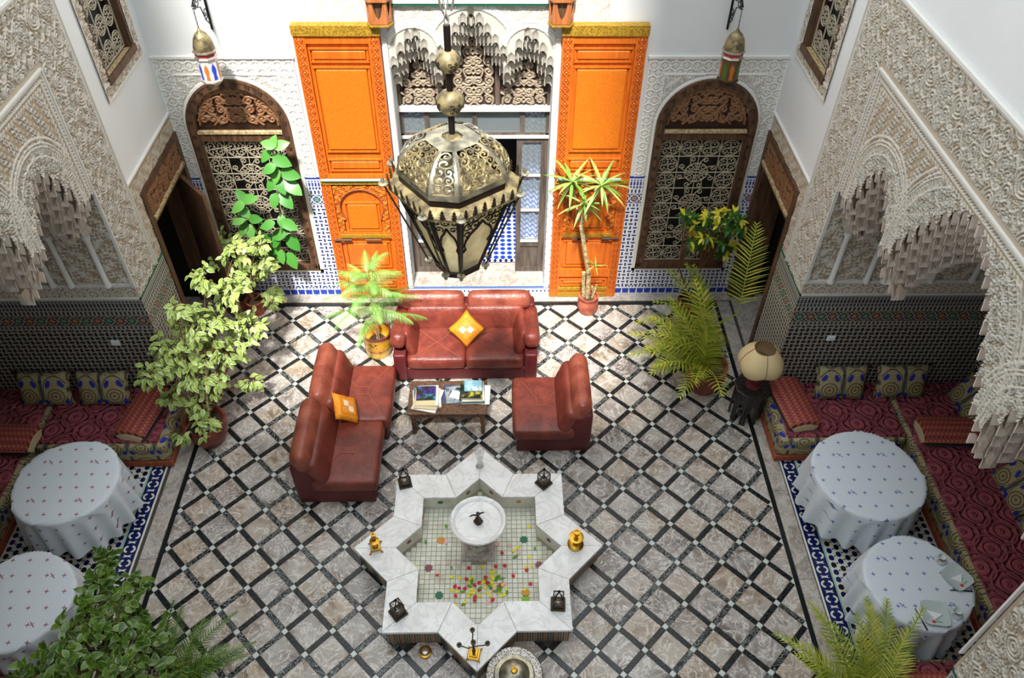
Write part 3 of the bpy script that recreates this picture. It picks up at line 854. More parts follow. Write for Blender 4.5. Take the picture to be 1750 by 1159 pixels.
for x0, x1, zt, sd in ((-.93, -.33, 3.62, 3), (-.27, .27, 3.95, 5), (.33, .93, 3.62, 3)):
    wd = x1-x0; L = scroll_lines(wd*.94, zt-2.93, .125, sd); L = [[(x+wd*.03, y+.02) for x, y in q] for q in L]
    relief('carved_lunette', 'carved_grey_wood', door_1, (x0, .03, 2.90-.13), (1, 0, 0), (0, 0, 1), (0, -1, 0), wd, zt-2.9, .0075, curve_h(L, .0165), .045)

# room seen through the screen
mb = MB(); mb.box(-2.4, 2.4, 9.36, 9.58, .0, .13); mb.box(-.969, .969, YB-.0, 9.37, 0, .136); mb.build('floor_threshold', 'border_marble', kind='structure')
fi = MB(); fi.box(-2.4, 2.4, 9.67, 11.6, .0, .13); fin = fi.build('floor_inner_room', 'inner_zellige', kind='structure')
mb = MB(); mb.box(-2.4, 2.4, 9.58, 9.67, 0, .132); mb.build('tile_border', 'navy_tile', fin)
mot = MB()
mot.prism([(-.03, -.03), (.03, -.03), (.012, 0), (.03, .03), (-.03, .03), (-.012, 0)], 0, .003); MOT = mot.mesh('border_motif', 'cream_tile')
for i in range(22): inst('border_motif', MOT, fin, T(-.9+i*.085, 9.625, .1325))
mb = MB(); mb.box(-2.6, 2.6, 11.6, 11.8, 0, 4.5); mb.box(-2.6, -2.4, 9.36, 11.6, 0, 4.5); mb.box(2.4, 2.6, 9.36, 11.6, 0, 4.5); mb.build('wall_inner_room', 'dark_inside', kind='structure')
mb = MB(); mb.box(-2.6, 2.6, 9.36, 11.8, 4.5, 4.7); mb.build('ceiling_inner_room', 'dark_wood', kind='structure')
mb = MB(); mb.box(-1.06, 1.06, YB-.03, YB, 0, .125); ris = mb.build('trim_1', 'riser_tile', kind='structure')

# --- orange carved leaves folded back against the wall
def orange_leaf(sgn, name):
    o = empty(name, (sgn*1.54, YB-.02, .02), kind='structure'); hw = .49
    def bx(m, a, b, c, d, y0, y1): m.box(a, b, y0, y1, c, d)
    mb = MB()
    for a, b in ((-hw, -hw+.13), (hw-.13, hw)): bx(mb, a, b, 0, 4.0, -.09, 0)
    for c, d in ((0, .16), (.5-.12, .52), (1.09, 1.2), (2.02, 2.14), (3.9, 4.0)): bx(mb, -hw+.13, hw-.13, c, d, -.085, 0)
    mb.build('frame', 'orange_wood', o)
    mb = MB(); bx(mb, -hw+.1, hw-.1, .05, 3.95, -.045, 0); mb.build('board', 'orange_wood', o)
    mb = MB(); bx(mb, -hw-.01, hw+.01, 4.0, 4.12, -.11, 0); bx(mb, -hw, hw, 2.0, 2.05, -.105, 0); bx(mb, -hw+.13, hw-.13, .0, .07, -.10, 0); bx(mb, -hw+.13, hw-.13, .12, .17, -.10, 0); bx(mb, -hw+.14, hw-.14, 1.12, 1.17, -.1, 0)
    mb.build('gilt_rail', 'olive_gold', o)
    mb = MB(); mb.tube([(-hw+.02, -.12, 2.08), (hw-.12, -.12, 2.08)], .018, 8); mb.build('bar', 'green_trim', o, smooth=True)
    mb = MB(); mb.tube([(-sgn*(hw-.28), -.12, 1.1), (-sgn*(hw-.28)+ -sgn*-.22, -.12, 1.1)], .014, 8)
    mb.tube([(sgn*.2, -.12, 1.1), (sgn*.44, -.12, 1.1)], .016, 8); mb.build('bolt', 'dark_metal', o, smooth=True)
    def dia(U, V):
        p = .1; v = V % p - p/2; u = U-.045; q = np.abs(u)+np.abs(v)*.9
        return np.maximum(1-sst(np.abs(q-.042), .002, .008), (q < .016)*.8)
    for sx in (-1, 1):
        for z0, z1 in ((.16, 1.98), (2.1, 3.97)):
            relief('carved_strip', 'orange_carved', o, (sx*(hw-.065)-.045, -.091, z0), (1, 0, 0), (0, 0, 1), (0, -1, 0), .09, z1-z0, .009, dia, .014)
    def panel(x0, x1, z0, z1, m, nm='panel'):
        mb = MB(); mb.rbox(((x0+x1)/2, -.052, (z0+z1)/2), ((x1-x0)/2, .02, (z1-z0)/2), .018); mb.build(nm, m, o)
        mb = MB()
        for a, b, c, d in ((x0-.035, x1+.035, z0-.035, z0-.015), (x0-.035, x1+.035, z1+.015, z1+.035), (x0-.035, x0-.015, z0, z1), (x1+.015, x1+.035, z0, z1)): bx(mb, a, b, c, d, -.075, -.04)
        mb.build('panel_moulding', 'orange_wood', o)
    panel(-.3, .3, 2.5, 3.58, 'orange_leather_panel'); panel(-.31, .31, 2.22, 2.33, 'orange_wood'); panel(-.31, .31, 3.7, 3.81, 'orange_wood')
    panel(-.28, .28, .6, 1.0, 'orange_wood'); panel(-.3, .3, .23, .29, 'orange_wood')
    panel(-.2, .2, 1.25, 1.66, 'orange_leather_panel', 'arch_panel')
    def ha(U, V): return h_vine(U, V, .42)
    def ma(U, V):
        x = U-.35; z = V; r = np.hypot(x, z-.40)
        return ((r > .295) & (z > .22)) | ((z <= .22) & (np.abs(x) > .27-.0) )
    relief('horseshoe_arch', 'orange_carved', o, (-.35, -.07, 1.21), (1, 0, 0), (0, 0, 1), (0, -1, 0), .70, .76, .009, ha, .02, ma)
    mb = MB(); pts = [(.295*sin(a), -.075, 1.61-.295*cos(a)*-1) for a in np.linspace(-2.25, 2.25, 30)]; mb.tube(pts, .014, 6); mb.build('arch_moulding', 'red_wood', o, smooth=True)
    return o
orange_leaf(-1, 'door_2'); orange_leaf(1, 'door_3')
# marble plinth strip
mb = MB(); mb.box(-W, W, 8.82, 9.02, 0, .012); mb.build('trim_2', 'border_marble', kind='structure')

# --- arched windows with carved frame, lunette and scrolled iron grille
def circ(cx, cz, r, n=14): return [(cx+r*cos(2*pi*i/n), cz+r*sin(2*pi*i/n)) for i in range(n+1)]
def rose_lines(s):
    L = [circ(0, 0, s*.42, 16), [(-s*.16, 0), (s*.16, 0)], [(0, -s*.16), (0, s*.16)]]
    for k in range(4):
        a = k*pi/2+pi/4; L.append(spiral(.2*s*cos(a)*1.3, .2*s*sin(a)*1.3, s*.17, 1.2, a+pi, 1, 10))
        L.append(circ(.33*s*cos(k*pi/2), .33*s*sin(k*pi/2), s*.08, 6))
    return L
def big_lines(s):
    L = []
    for k in range(8):
        a = k*pi/4+pi/8; L.append([(.1*s*cos(a), .1*s*sin(a)), (.3*s*cos(a+.18), .3*s*sin(a+.18)), (.42*s*cos(a+.05), .42*s*sin(a+.05))]+spiral(.38*s*cos(a-.05), .38*s*sin(a-.05), s*.075, 1.2, a+.6, -1, 9))
        L.append(circ(.2*s*cos(a+.39), .2*s*sin(a+.39), s*.055, 6))
    L.append(circ(0, 0, s*.1, 8)); L.append(circ(0, 0, s*.27, 14))
    return L
def iron(L, r, d=.0):
    m = MB()
    for q in L: m.tube([(x, d, z) for x, z in q], r, 4)
    return m
ROSE = None
def arched_window(sgn, name):
    o = empty(name, (sgn*WX, YB, WZ0), kind='structure')
    sp = 2.81-WZ0; R = WHW; fw_ = .115
    # frame: carved flat ring following the arch
    path = [(-R, 0), (-R, sp)]+[(-R*cos(a), sp+R*sin(a)) for a in np.linspace(0, pi, 25)[1:-1]]+[(R, sp), (R, 0)]
    inn = [(-R+fw_, fw_*.9), (-R+fw_, sp)]+[(-(R-fw_)*cos(a), sp+(R-fw_)*sin(a)) for a in np.linspace(0, pi, 25)[1:-1]]+[(R-fw_, sp), (R-fw_, fw_*.9)]
    mb = MB()
    for i in range(len(path)-1):
        a, b, c, d = path[i], path[i+1], inn[i+1], inn[i]
        vs = [(p[0], -.045, p[1]) for p in (a, b, c, d)]+[(p[0], .12, p[1]) for p in (a, b, c, d)]
        mb.add(vs, [(0, 1, 2, 3), (0, 4, 5, 1), (3, 2, 6, 7), (7, 6, 5, 4)])
    mb.box(-R, R, -.045, .12, 0, fw_*.9)
    mb.build('frame', 'dark_wood', o)
    mb = MB()
    for q in (.02, fw_-.02):
        pp = [(-R+q, .03), (-R+q, sp)]+[(-(R-q)*cos(a), sp+(R-q)*sin(a)) for a in np.linspace(0, pi, 25)[1:-1]]+[(R-q, sp), (R-q, .03)]
        mb.tube([(x, -.047, z) for x, z in pp], .009, 4)
    mb.build('frame_beading', 'dark_wood', o)
    # carved medallions up the frame
    md = MB(); md.lathe([(.03, 0), (.026, .012), (.012, .008), (0, .014)], 8, M=RX(pi/2)); MD = md.mesh('carved_medallion', 'carved_wood')
    md2 = [(-R+fw_/2, .1+k*.16) for k in range(14)]+[(R-fw_/2, .1+k*.16) for k in range(14)]+[(-(R-fw_/2)*cos(a), sp+(R-fw_/2)*sin(a)) for a in np.linspace(.12, pi-.12, 12)]
    for x, z in md2: inst('carved_medallion', MD, o, T(x, -.045, z))
    # lunette
    Ri = R-fw_; L = scroll_lines(2*Ri*.92, Ri*.95, .135, 11)
    L = [[(x+Ri*.08, y+.09) for x, y in q] for q in L]; L.append([(Ri*(1-.93*cos(a)), .07+Ri*.9*sin(a)) for a in np.linspace(0, pi, 20)])
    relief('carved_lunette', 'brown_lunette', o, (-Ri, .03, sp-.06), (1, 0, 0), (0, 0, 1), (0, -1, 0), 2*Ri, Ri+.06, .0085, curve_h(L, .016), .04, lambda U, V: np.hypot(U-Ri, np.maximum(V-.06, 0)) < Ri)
    mb = MB(); mb.box(-Ri, Ri, -.03, .1, sp-.2, sp-.06); mb.build('transom', 'dark_wood', o)
    mb = MB(); mb.box(-Ri, Ri, -.055, .0, sp-.085, sp-.055); mb.build('transom_ledge', 'bark', o)
    mb = MB(); mb.box(-Ri, Ri, .10, .12, .08, sp-.1); mb.build('dark_pane', 'window_dark', o)
    # grille
    g = empty('grille', (0, .03, 0)); g.parent = o
    z0, z1 = .12, sp-.22; nx, nz = 4, 8; cwid = 2*Ri/nx; chh = (z1-z0)/nz
    mb = MB()
    for i in range(nx+1): mb.tube([(-Ri+i*cwid*.999, 0, z0), (-Ri+i*cwid*.999, 0, z1)], .007, 4)
    for j in range(nz+1): mb.tube([(-Ri, -.004, z0+j*chh), (Ri, -.004, z0+j*chh)], .008, 4)
    mb.build('grille_bars', 'grille_metal', g)
    global ROSE, BIGR
    if ROSE is None:
        ROSE = iron(rose_lines(cwid*1.1), .0062).mesh('grille_rosette', 'grille_metal')
        BIGR = iron(big_lines(cwid*2.2), .0072).mesh('grille_medallion', 'grille_metal')
    bigs = [(1, 5), (1, 3), (1, 1)] 
    occ = {(1+a, j+b) for _, j in bigs for a in (0, 1) for b in (0, 1)}
    for i in range(nx):
        for j in range(nz):
            if (i, j) in occ: continue
            inst('grille_rosette', ROSE, g, T(-Ri+(i+.5)*cwid, 0, z0+(j+.5)*chh) @ SC(1, 1, chh/cwid))
    for i, j in bigs: inst('grille_medallion', BIGR, g, T(-Ri+(i+1)*cwid, -.006, z0+(j+1)*chh) @ SC(1, 1, chh/cwid))
    return o
arched_window(-1, 'window_1'); arched_window(1, 'window_2')

# --- upper windows of the side walls
def upper_window(sgn, name):
    o = empty(name, (sgn*W, 8.285, 3.97), kind='structure')
    N = (-sgn, 0, 0)
    for a, b, c, d in ((-.57, .57, -.15, 0), (-.57, -.415, 0, 2.6), (.415, .57, 0, 2.6)):
        relief('carved_surround', 'carved_plaster', o, (0, a, c), (0, 1, 0), (0, 0, 1), N, b-a, d-c, .0125, lambda U, V: np.where((np.minimum(U, V) < .015), 1, h_vine(U, V, .5)*.8), .018)
    def bx(x0, x1, y0, y1, z0, z1): mb.box(*sorted((sgn*x0, sgn*x1)), y0, y1, z0, z1)
    mb = MB(); bx(-.01, .14, -.415, -.375, 0, 2.6); bx(-.01, .14, .375, .415, 0, 2.6); bx(.08, .14, -.375, .375, 0, .04); mb.build('frame', 'red_wood' if 0 else 'dark_wood', o)
    mb = MB(); bx(-.02, .10, -.41, .41, -.0, .03); mb.build('sill', 'bark', o)
    mb = MB(); bx(-.035, -.01, -.42, .42, -.02, .06); mb.build('sill_edge', 'dark_wood', o)
    mb = MB(); bx(.14, .16, -.41, .41, 0, 2.6); mb.build('dark_pane', 'window_dark', o)
    g = empty('grille', (sgn*.075, 0, 0)); g.parent = o
    mb = MB()
    for y in (-.36, -.12, .12, .36): mb.tube([(0, y, .05), (0, y, 2.6)], .009, 4)
    for z in (.06, .7, 1.34, 1.98): mb.tube([(0, -.36, z), (0, .36, z)], .009, 4)
    mb.build('grille_bars', 'grille_metal', g)
    for i in range(3):
        for j in range(8): inst('grille_rosette', ROSE, g, T(0, (i-1)*.24, .17+j*.27) @ RZ(pi/2) @ SC(.85))
upper_window(-1, 'window_3'); upper_window(1, 'window_4')

# --- side doors
def side_door(sgn, name):
    o = empty(name, (sgn*W, 8.32, 0), kind='structure')
    def bx(x0, x1, y0, y1, z0, z1): mb.box(*sorted((sgn*x0, sgn*x1)), y0, y1, z0, z1)
    mb = MB(); bx(-.03, .2, -.69, -.60, 0, 2.75); bx(-.03, .2, .60, .68, 0, 2.75); bx(-.03, .2, -.6, .6, 2.68, 2.75); bx(-.03, .2, -.6, .6, 2.28, 2.36); mb.build('frame', 'dark_wood', o)
    mb = MB(); bx(.0, .36, -.56, -.535, 0, 2.5); bx(.0, .36, .575, .60, 0, 2.5); bx(.0, .36, -.56, .6, 2.46, 2.49); mb.build('jamb_lining', 'dark_wood', o)  # dark lining added over the pale jambs to deepen the doorway's shade
    mb = MB(); bx(-.05, .0, -.6, .6, 2.335, 2.37); mb.build('lintel_ledge', 'bark', o)
    L = scroll_lines(1.2, .32, .12, 5)
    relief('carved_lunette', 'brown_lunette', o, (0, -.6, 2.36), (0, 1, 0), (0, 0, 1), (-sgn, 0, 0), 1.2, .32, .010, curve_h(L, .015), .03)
    mb = MB(); bx(1.2, 1.3, -.7, .7, 0, 2.5); bx(.34, 1.2, -.75, -.65, 0, 2.6); bx(.34, 1.2, .65, .75, 0, 2.6); bx(.3, 1.3, -.75, .75, 2.48, 2.6); mb.build('passage', 'dark_inside', o)  # walls coloured near black in place of the passage's shade
    mb = MB(); bx(.01, 1.2, -.7, .7, -.02, 0.004); mb.build('passage_floor', 'border_marble', o)
    if sgn < 0:
        lf = empty('door_leaf', (sgn*.12, .58, 0)); lf.parent = o; lf.rotation_euler = (0, 0, radians(42))
        mb = MB(); mb.box(-.02, .03, -.82, 0, .01, 2.27); mb.build('leaf_board', 'dark_wood', lf)
        relief('carved_leaf_panel', 'brown_lunette', lf, (.031, -.74, .2), (0, 1, 0), (0, 0, 1), (1, 0, 0), .66, 1.95, .014, lambda U, V: h_vine(U, V, 1.0), .014)
        mb = MB(); mb.tube([(.05, -.70, .95), (.09, -.70, .98), (.09, -.70, 1.12), (.05, -.70, 1.15)], .012, 6); mb.build('handle', 'steel', lf, smooth=True)
    else:
        lf = empty('door_leaf', (sgn*.30, -.52, 0)); lf.parent = o; lf.rotation_euler = (0, 0, radians(8))
        mb = MB(); mb.box(.0, .75, -.03, .02, .01, 2.27); mb.build('leaf_board', 'dark_wood', lf)
        mb = MB(); mb.tube([(.74, .0, 0.02), (.74, .0, 2.2)], .02, 6); mb.build('leaf_edge', 'bark', lf)
side_door(-1, 'door_4'); side_door(1, 'door_5')

# =================================================================== FLOOR
mb = MB(); mb.box(-W-.1, W+.1, -2.6, YB+.1, -.12, -.012); floor = mb.build('floor', 'grout', kind='structure')
hx, hy, X0, Y0 = .24725, .24625, -3.18, 4.505
BX0, BX1, BY0, BY1 = -3.455, 3.50, .3, 8.74
def clip(poly, x0, x1, y0, y1):
    for ax, lim, sg in ((0, x0, 1), (0, x1, -1), (1, y0, 1), (1, y1, -1)):
        out = []
        for i in range(len(poly)):
            a, b = poly[i], poly[(i+1) % len(poly)]; da = (a[ax]-lim)*sg; db = (b[ax]-lim)*sg
            if da >= 0: out.append(a)
            if (da < 0) != (db < 0): t = da/(da-db); out.append((a[0]+(b[0]-a[0])*t, a[1]+(b[1]-a[1])*t))
        poly = out
        if len(poly) < 3: return None
    ar = sum(poly[i][0]*poly[(i+1) % len(poly)][1]-poly[(i+1) % len(poly)][0]*poly[i][1] for i in range(len(poly)))/2
    return poly if abs(ar) > 2e-4 else None
def bev_prism(poly, z0, z1, b=.003):
    n = len(poly); cx = sum(p[0] for p in poly)/n; cy = sum(p[1] for p in poly)/n
    m = MB(); top = []
    for p in poly:
        d = hypot(p[0]-cx, p[1]-cy); k = max(0, 1-b*1.4/max(d, .01)); top.append((cx+(p[0]-cx)*k, cy+(p[1]-cy)*k))
    vs = [(p[0], p[1], z0) for p in poly]+[(p[0], p[1], z1-b) for p in poly]+[(p[0], p[1], z1) for p in top]
    fs = [tuple(range(2*n, 3*n))]
    for r in (0, 1):
        for i in range(n): j = (i+1) % n; fs.append((r*n+i, r*n+j, (r+1)*n+j, (r+1)*n+i))
    return m.add(vs, fs)
wst = .058; e = sqrt(hx*hx+hy*hy); ux, uy = hx/e, hy/e
def rect(cx, cy, la, lb, d=1):
    """centre, half length along (ux,d*uy), half width across"""
    ax, ay = ux, d*uy; bx_, by_ = -ay, ax
    return [(cx+s*la*ax+t*lb*bx_, cy+s*la*ay+t*lb*by_) for s, t in ((1, 1), (-1, 1), (-1, -1), (1, -1))]
in_f = lambda x, y: abs(x-.06) < .80 and abs(y-4.55) < .80
lists = {'marble_tile': [], 'black_strip': [], 'white_square': []}
for i in range(-4, 32):
    for j in range(-20, 22):
        x, y = X0+i*hx, Y0+j*hy
        if not (BX0-.3 < x < BX1+.3 and BY0-.3 < y < BY1+.3): continue
        if (i+j) % 2 == 0:
            lists['white_square'].append((x, y, rect(x, y, .0275, .0275)))
            for d in (1, -1):
                lists['black_strip'].append((x+hx/2, y+d*hy/2, rect(x+hx/2, y+d*hy/2, e/2-wst/2-.001, wst/2-.002, d), d))
        else:
            lists['marble_tile'].append((x, y, rect(x, y, e/2-wst/2-.001, e/2-wst/2-.001)))
shared = {}
for nm, mt, h0 in (('marble_tile', 'floor_marble', .02), ('black_strip', 'black_marble', .02), ('white_square', 'white_marble_small', .02)):
    items = []
    for it in lists[nm]:
        if in_f(it[0], it[1]): continue
        pl = clip(it[2], BX0, BX1, BY0, BY1)
        if pl: items.append((it, pl))
    items.sort(key=lambda q: (q[0][1] < 3.0, q[0][1]))
    rest = MB()
    for n_, (it, pl) in enumerate(items):
        whole = len(pl) == 4 and max(hypot(a[0]-b[0], a[1]-b[1]) for a, b in zip(sorted(pl), sorted(it[2]))) < 1e-6
        dz = rnd.uniform(-.0008, .0008)
        if n_ < 300:
            if whole:
                key = (nm, it[3] if len(it) > 3 else 0)
                if key not in shared: shared[key] = bev_prism([(p[0]-it[0], p[1]-it[1]) for p in it[2]], -.015, 0).mesh(nm, mt)
                inst(nm, shared[key], floor, T(it[0], it[1], dz))
            else:
                bev_prism(pl, -.015, dz).build(nm, mt, floor)
        else:
            q = bev_prism(pl, -.015, dz); rest.add(q.v, q.f)
    if rest.v: rest.build(nm+'_field', mt, floor, kind='stuff')
mb = MB(); mb.box(-3.505, -3.46, .3, 8.80, -.015, 0.001); mb.box(3.505, 3.55, .3, 8.80, -.015, .001); mb.box(-3.505, 3.55, 8.745, 8.80, -.015, .0012)
mb.build('black_border_strip', 'black_border', floor)
for sgn in (-1, 1):
    xa, xb = (3.555, 3.73) if sgn > 0 else (3.51, 3.70)
    y = .3; 
    while y < 8.8:
        L = min(rnd.uniform(.9, 1.5), 8.81-y)
        bev_prism([(sgn*xa, y), (sgn*xb, y), (sgn*xb, y+L-.004), (sgn*xa, y+L-.004)], -.015, .004).build('border_slab', 'border_marble', floor); y += L
# alcove floors
hexm = bev_prism([(.028, -.02), (.028, .02), (0, .036), (-.028, .02), (-.028, -.02), (0, -.036)], 0, .004, .001).mesh('hexagon_tile', 'navy_tile')
hexk = bev_prism([(.028, -.02), (.028, .02), (0, .036), (-.028, .02), (-.028, -.02), (0, -.036)], 0, .004, .001).mesh('hexagon_tile', 'black_tile')
cres = MB()
for s in (-1, 1):
    o_ = [(s*(.016+.05*cos(a)), .046*sin(a)) for a in np.linspace(-1.35, 1.35, 9)]; i_ = [(s*(-.004+.05*cos(a)), .030*sin(a)) for a in np.linspace(1.1, -1.1, 9)]
    cres.prism(o_+i_, 0, .003)
CRES = cres.mesh('crescent_tile', 'cream_tile')
bt = MB(); bt.prism([(-.045, -.017), (0, -.008), (.045, -.017), (.03, 0), (.045, .017), (0, .008), (-.045, .017), (-.03, 0)], 0, .003); BOW = bt.mesh('bowtie_tile', 'cream_tile')
for sgn, nm in ((-1, 'left'), (1, 'right')):
    mb = MB(); mb.box(*sorted((sgn*(W-.02), sgn*(AX+.2))), AY0-.2, AY1+.1, -.1, .0); fl = mb.build('floor_%s_alcove' % nm, 'cream_tile', kind='structure')
    mb = MB(); mb.box(*sorted((sgn*3.765, sgn*3.925)), AY0, AY1, 0, .004); mb.build('navy_border', 'navy_tile', fl)
    mb = MB(); mb.box(*sorted((sgn*3.925, sgn*3.945)), AY0, AY1, 0, .006); mb.build('pale_line', 'green_trim', fl)
    y = 3.0
    k = 0
    while y < 5.95:
        for q in (0,): inst('crescent_tile', CRES, fl, T(sgn*3.845, y, .0045)); inst('bowtie_tile', BOW, fl, T(sgn*3.845, y+.087, .0045))
        y += .174
    px, py = .092, .088; c = []; rest = MB()
    for i in range(0, 16):
        for j in range(0, 42):
            x = 3.99+i*px; yy_ = 2.6+j*py+(i % 2)*py/2
            if x > 5.25 or yy_ > 5.95: continue
            vis = 1 if ((x < 4.5 or 4.2 < yy_ < 4.7) and yy_ > 3.1) else 0
            c.append((1-vis, -(x*-.3+yy_*.1), x, yy_, (i+j) % 3))
    c.sort(key=lambda q: (q[0], q[2]))
    for n_, (_, _, x, yy_, kk) in enumerate(c):
        if n_ < 300: inst('hexagon_tile', hexk if kk == 0 else hexm, fl, T(sgn*x, yy_, .0005) @ RZ(radians(30)*0))
        else: rest.add([(sgn*x+a, yy_+b, .004) for a, b in ((.028, -.02), (.028, .02), (0, .036), (-.028, .02), (-.028, -.02), (0, -.036))], [(0, 1, 2, 3, 4, 5)])
    rest.build('hexagon_tile_field', 'navy_tile', fl, kind='stuff')
    dots = MB()
    for i in range(0, 15):
        for j in range(0, 42):
            x = 3.99+(i+.5)*px; yy_ = 2.6+j*py+(i % 2)*py/2+py*.25
            if x > 5.2 or yy_ > 5.95: continue
            for dx_, dy_ in ((0, 0), (-px*.5, .5*py-py*.25)): 
                dots.box(sgn*x-.008, sgn*x+.008, yy_-.008, yy_+.008, 0, .0035)
                break
    dots.build('dot_tiles', 'black_tile', fl, kind='stuff')

# =================================================================== FURNITURE
# --- leather seats
def seams(pts, r=.004, n=5):
    m = MB()
    for L in pts: m.tube(L, r, n)
    return m
def module(name, loc, rz, label, cat, group=None, dep=.95, wid=.92):
    """armless seat facing local -y, width along x"""
    o = empty(name, loc, rz, label, cat, group)
    hw = wid/2
    mb = MB(); mb.rbox((0, .0, .12), (hw-.02, dep/2-.03, .12), .02); mb.rbox((0, dep/2-.14, .36), (hw-.015, .13, .32), .05, M=T(0, 0, 0)); mb.build('base', 'leather_base', o, smooth=True)
    mb = MB(); mb.rbox((0, -.11, .33), (hw, dep/2-.10, .10), .055, puff=.012, nm=5, noise=.0015, sd=1); mb.build('seat', 'leather', o, smooth=True)
    z = .4445; y0, y1 = -dep/2+.03, .22
    q = seams([[(-hw+.08, y0+.06, z-.006), (-.06, (y0+y1)/2-.08, z+.003)], [(hw-.08, y0+.06, z-.006), (-.06+.12, (y0+y1)/2-.08, z+.003)], [(-.06, (y0+y1)/2-.08, z+.003), (.06, (y0+y1)/2-.08, z+.003)],
               [(-.06, (y0+y1)/2-.08, z+.003), (-.06, (y0+y1)/2+.08, z+.003), (-hw+.08, y1, z-.004)], [(.06, (y0+y1)/2-.08, z+.003), (.06, (y0+y1)/2+.08, z+.003), (hw-.08, y1, z-.004)]], .003)
    q.build('seam', 'seam', o)
    mb = MB(); mb.rbox((0, 0, 0), (hw-.005, .085, .20), .07, M=T(0, dep/2-.30, .55) @ RX(radians(-18)), puff=.012, nm=4, noise=.0015, sd=2); mb.build('backrest', 'leather', o, smooth=True)
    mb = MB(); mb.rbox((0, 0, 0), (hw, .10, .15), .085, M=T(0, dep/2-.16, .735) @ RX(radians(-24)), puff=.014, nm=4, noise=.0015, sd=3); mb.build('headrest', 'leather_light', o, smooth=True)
    return o
module('armless_sofa_seat', (-1.535, 6.69, 0), radians(90), 'armless red leather sofa module nearer the back wall, orange plaid cushion on its corner', 'sofa', 'armless leather seats')
module('armless_sofa_seat', (-1.60, 5.77, 0), radians(90), 'armless red leather sofa module standing nearest the fountain on the left', 'sofa', 'armless leather seats')
module('armless_sofa_seat', (.95, 6.48, 0), radians(-90), 'single armless red leather seat to the right of the coffee table', 'sofa', 'armless leather seats', wid=.90)
so = empty('sofa', (-.145, 7.72, 0), 0, 'two-seat red leather sofa with arms behind the coffee table', 'sofa')
mb = MB(); mb.rbox((0, .0, .11), (.93, .45, .11), .02); mb.rbox((0, .37, .36), (.93, .10, .34), .04); mb.rbox((-.86, -.02, .25), (.085, .46, .24), .03); mb.rbox((.86, -.02, .25), (.085, .46, .24), .03); mb.build('base', 'leather_base', so, smooth=True)
for s in (-1, 1):
    mb = MB(); mb.rbox((s*.385, -.15, .33), (.382, .34, .10), .055, puff=.012, nm=5, noise=.0015, sd=5+s); mb.build('seat', 'leather', so, smooth=True)
    c = s*.385
    seams([[(c-.3, -.44, .437), (c, -.18, .4445)], [(c+.3, -.44, .437), (c, -.18, .4445), (c+.28, .1, .440)], [(c, -.18, .4445), (c-.28, .1, .440)]], .003).build('seam', 'seam', so)
    mb = MB(); mb.rbox((0, 0, 0), (.39, .075, .19), .06, M=T(s*.385, .20, .55) @ RX(radians(-14)), puff=.012, nm=4, noise=.0015, sd=8+s); mb.build('backrest', 'leather', so, smooth=True)
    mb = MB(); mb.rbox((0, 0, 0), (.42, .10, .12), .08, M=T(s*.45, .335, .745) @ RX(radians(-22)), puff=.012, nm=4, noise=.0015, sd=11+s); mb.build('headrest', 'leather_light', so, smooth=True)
    ar = empty('armrest', (0, 0, 0)); ar.parent = so
    mb = MB(); mb.rbox((0, 0, 0), (.10, .44, .11), .075, M=T(s*.865, -.02, .60) @ RX(radians(-14)) @ RY(radians(-s*8)), puff=.012, nm=4, noise=.0015, sd=14+s); mb.build('arm_top', 'leather', ar, smooth=True)
    mb = MB(); mb.rbox((0, 0, 0), (.06, .30, .20), .055, M=T(s*.725, -.08, .53) @ RY(radians(s*16)) @ RX(radians(-10)), puff=.01, nm=4, noise=.0015, sd=17+s); mb.build('arm_cushion', 'leather', ar, smooth=True)

def pillow(w, h, t, n=10, ear=.04, sd=0, wr=.004):
    m = MB(); rg = random.Random(sd); vs = []; fs = []; idx = {}
    for side in (1, -1):
        for j in range(n+1):
            for i in range(n+1):
                u = -1+2*i/n; v = -1+2*j/n
                edge = i in (0, n) or j in (0, n)
                if edge and side == -1: idx[(i, j, -1)] = idx[(i, j, 1)]; continue
                k = ear*(u*u*v*v); pin = .93+.07*(abs(u)**4)*(abs(v)**4)+k*0
                sx = w/2*u*(1-.06*(1-v*v)*abs(u)**3*0-.05*(1-abs(v)**2)*0+k)*1; sy = h/2*v*(1+k)
                sx *= 1-.07*(1-v*v)**1*abs(u)**6; sy *= 1-.07*(1-u*u)*abs(v)**6
                z = side*t/2*((1-u**4)*(1-v**4))**.55 + (0 if edge else rg.uniform(-wr, wr))
                idx[(i, j, side)] = len(vs); vs.append((sx, sy, z))
        for j in range(n):
            for i in range(n):
                q = (idx[(i, j, side)], idx[(i+1, j, side)], idx[(i+1, j+1, side)], idx[(i, j+1, side)])
                fs.append(q if side > 0 else q[::-1])
    return m.add(vs, fs)
GC = pillow(.36, .36, .12, sd=2).mesh('gold_cushion', 'gold_cushion', smooth='all')
c = inst('throw_cushion', GC, M=T(-.13, 7.60, .62) @ RX(radians(52)) @ RZ(radians(45))); tag(c, 'orange square throw cushion balanced on its corner on the back sofa', 'cushion', 'orange throw cushions')
c = inst('throw_cushion', GC, M=T(-1.56, 6.27, .60) @ RY(radians(48)) @ RZ(radians(20))); tag(c, 'orange square throw cushion leaning where the two left sofa modules meet', 'cushion', 'orange throw cushions')

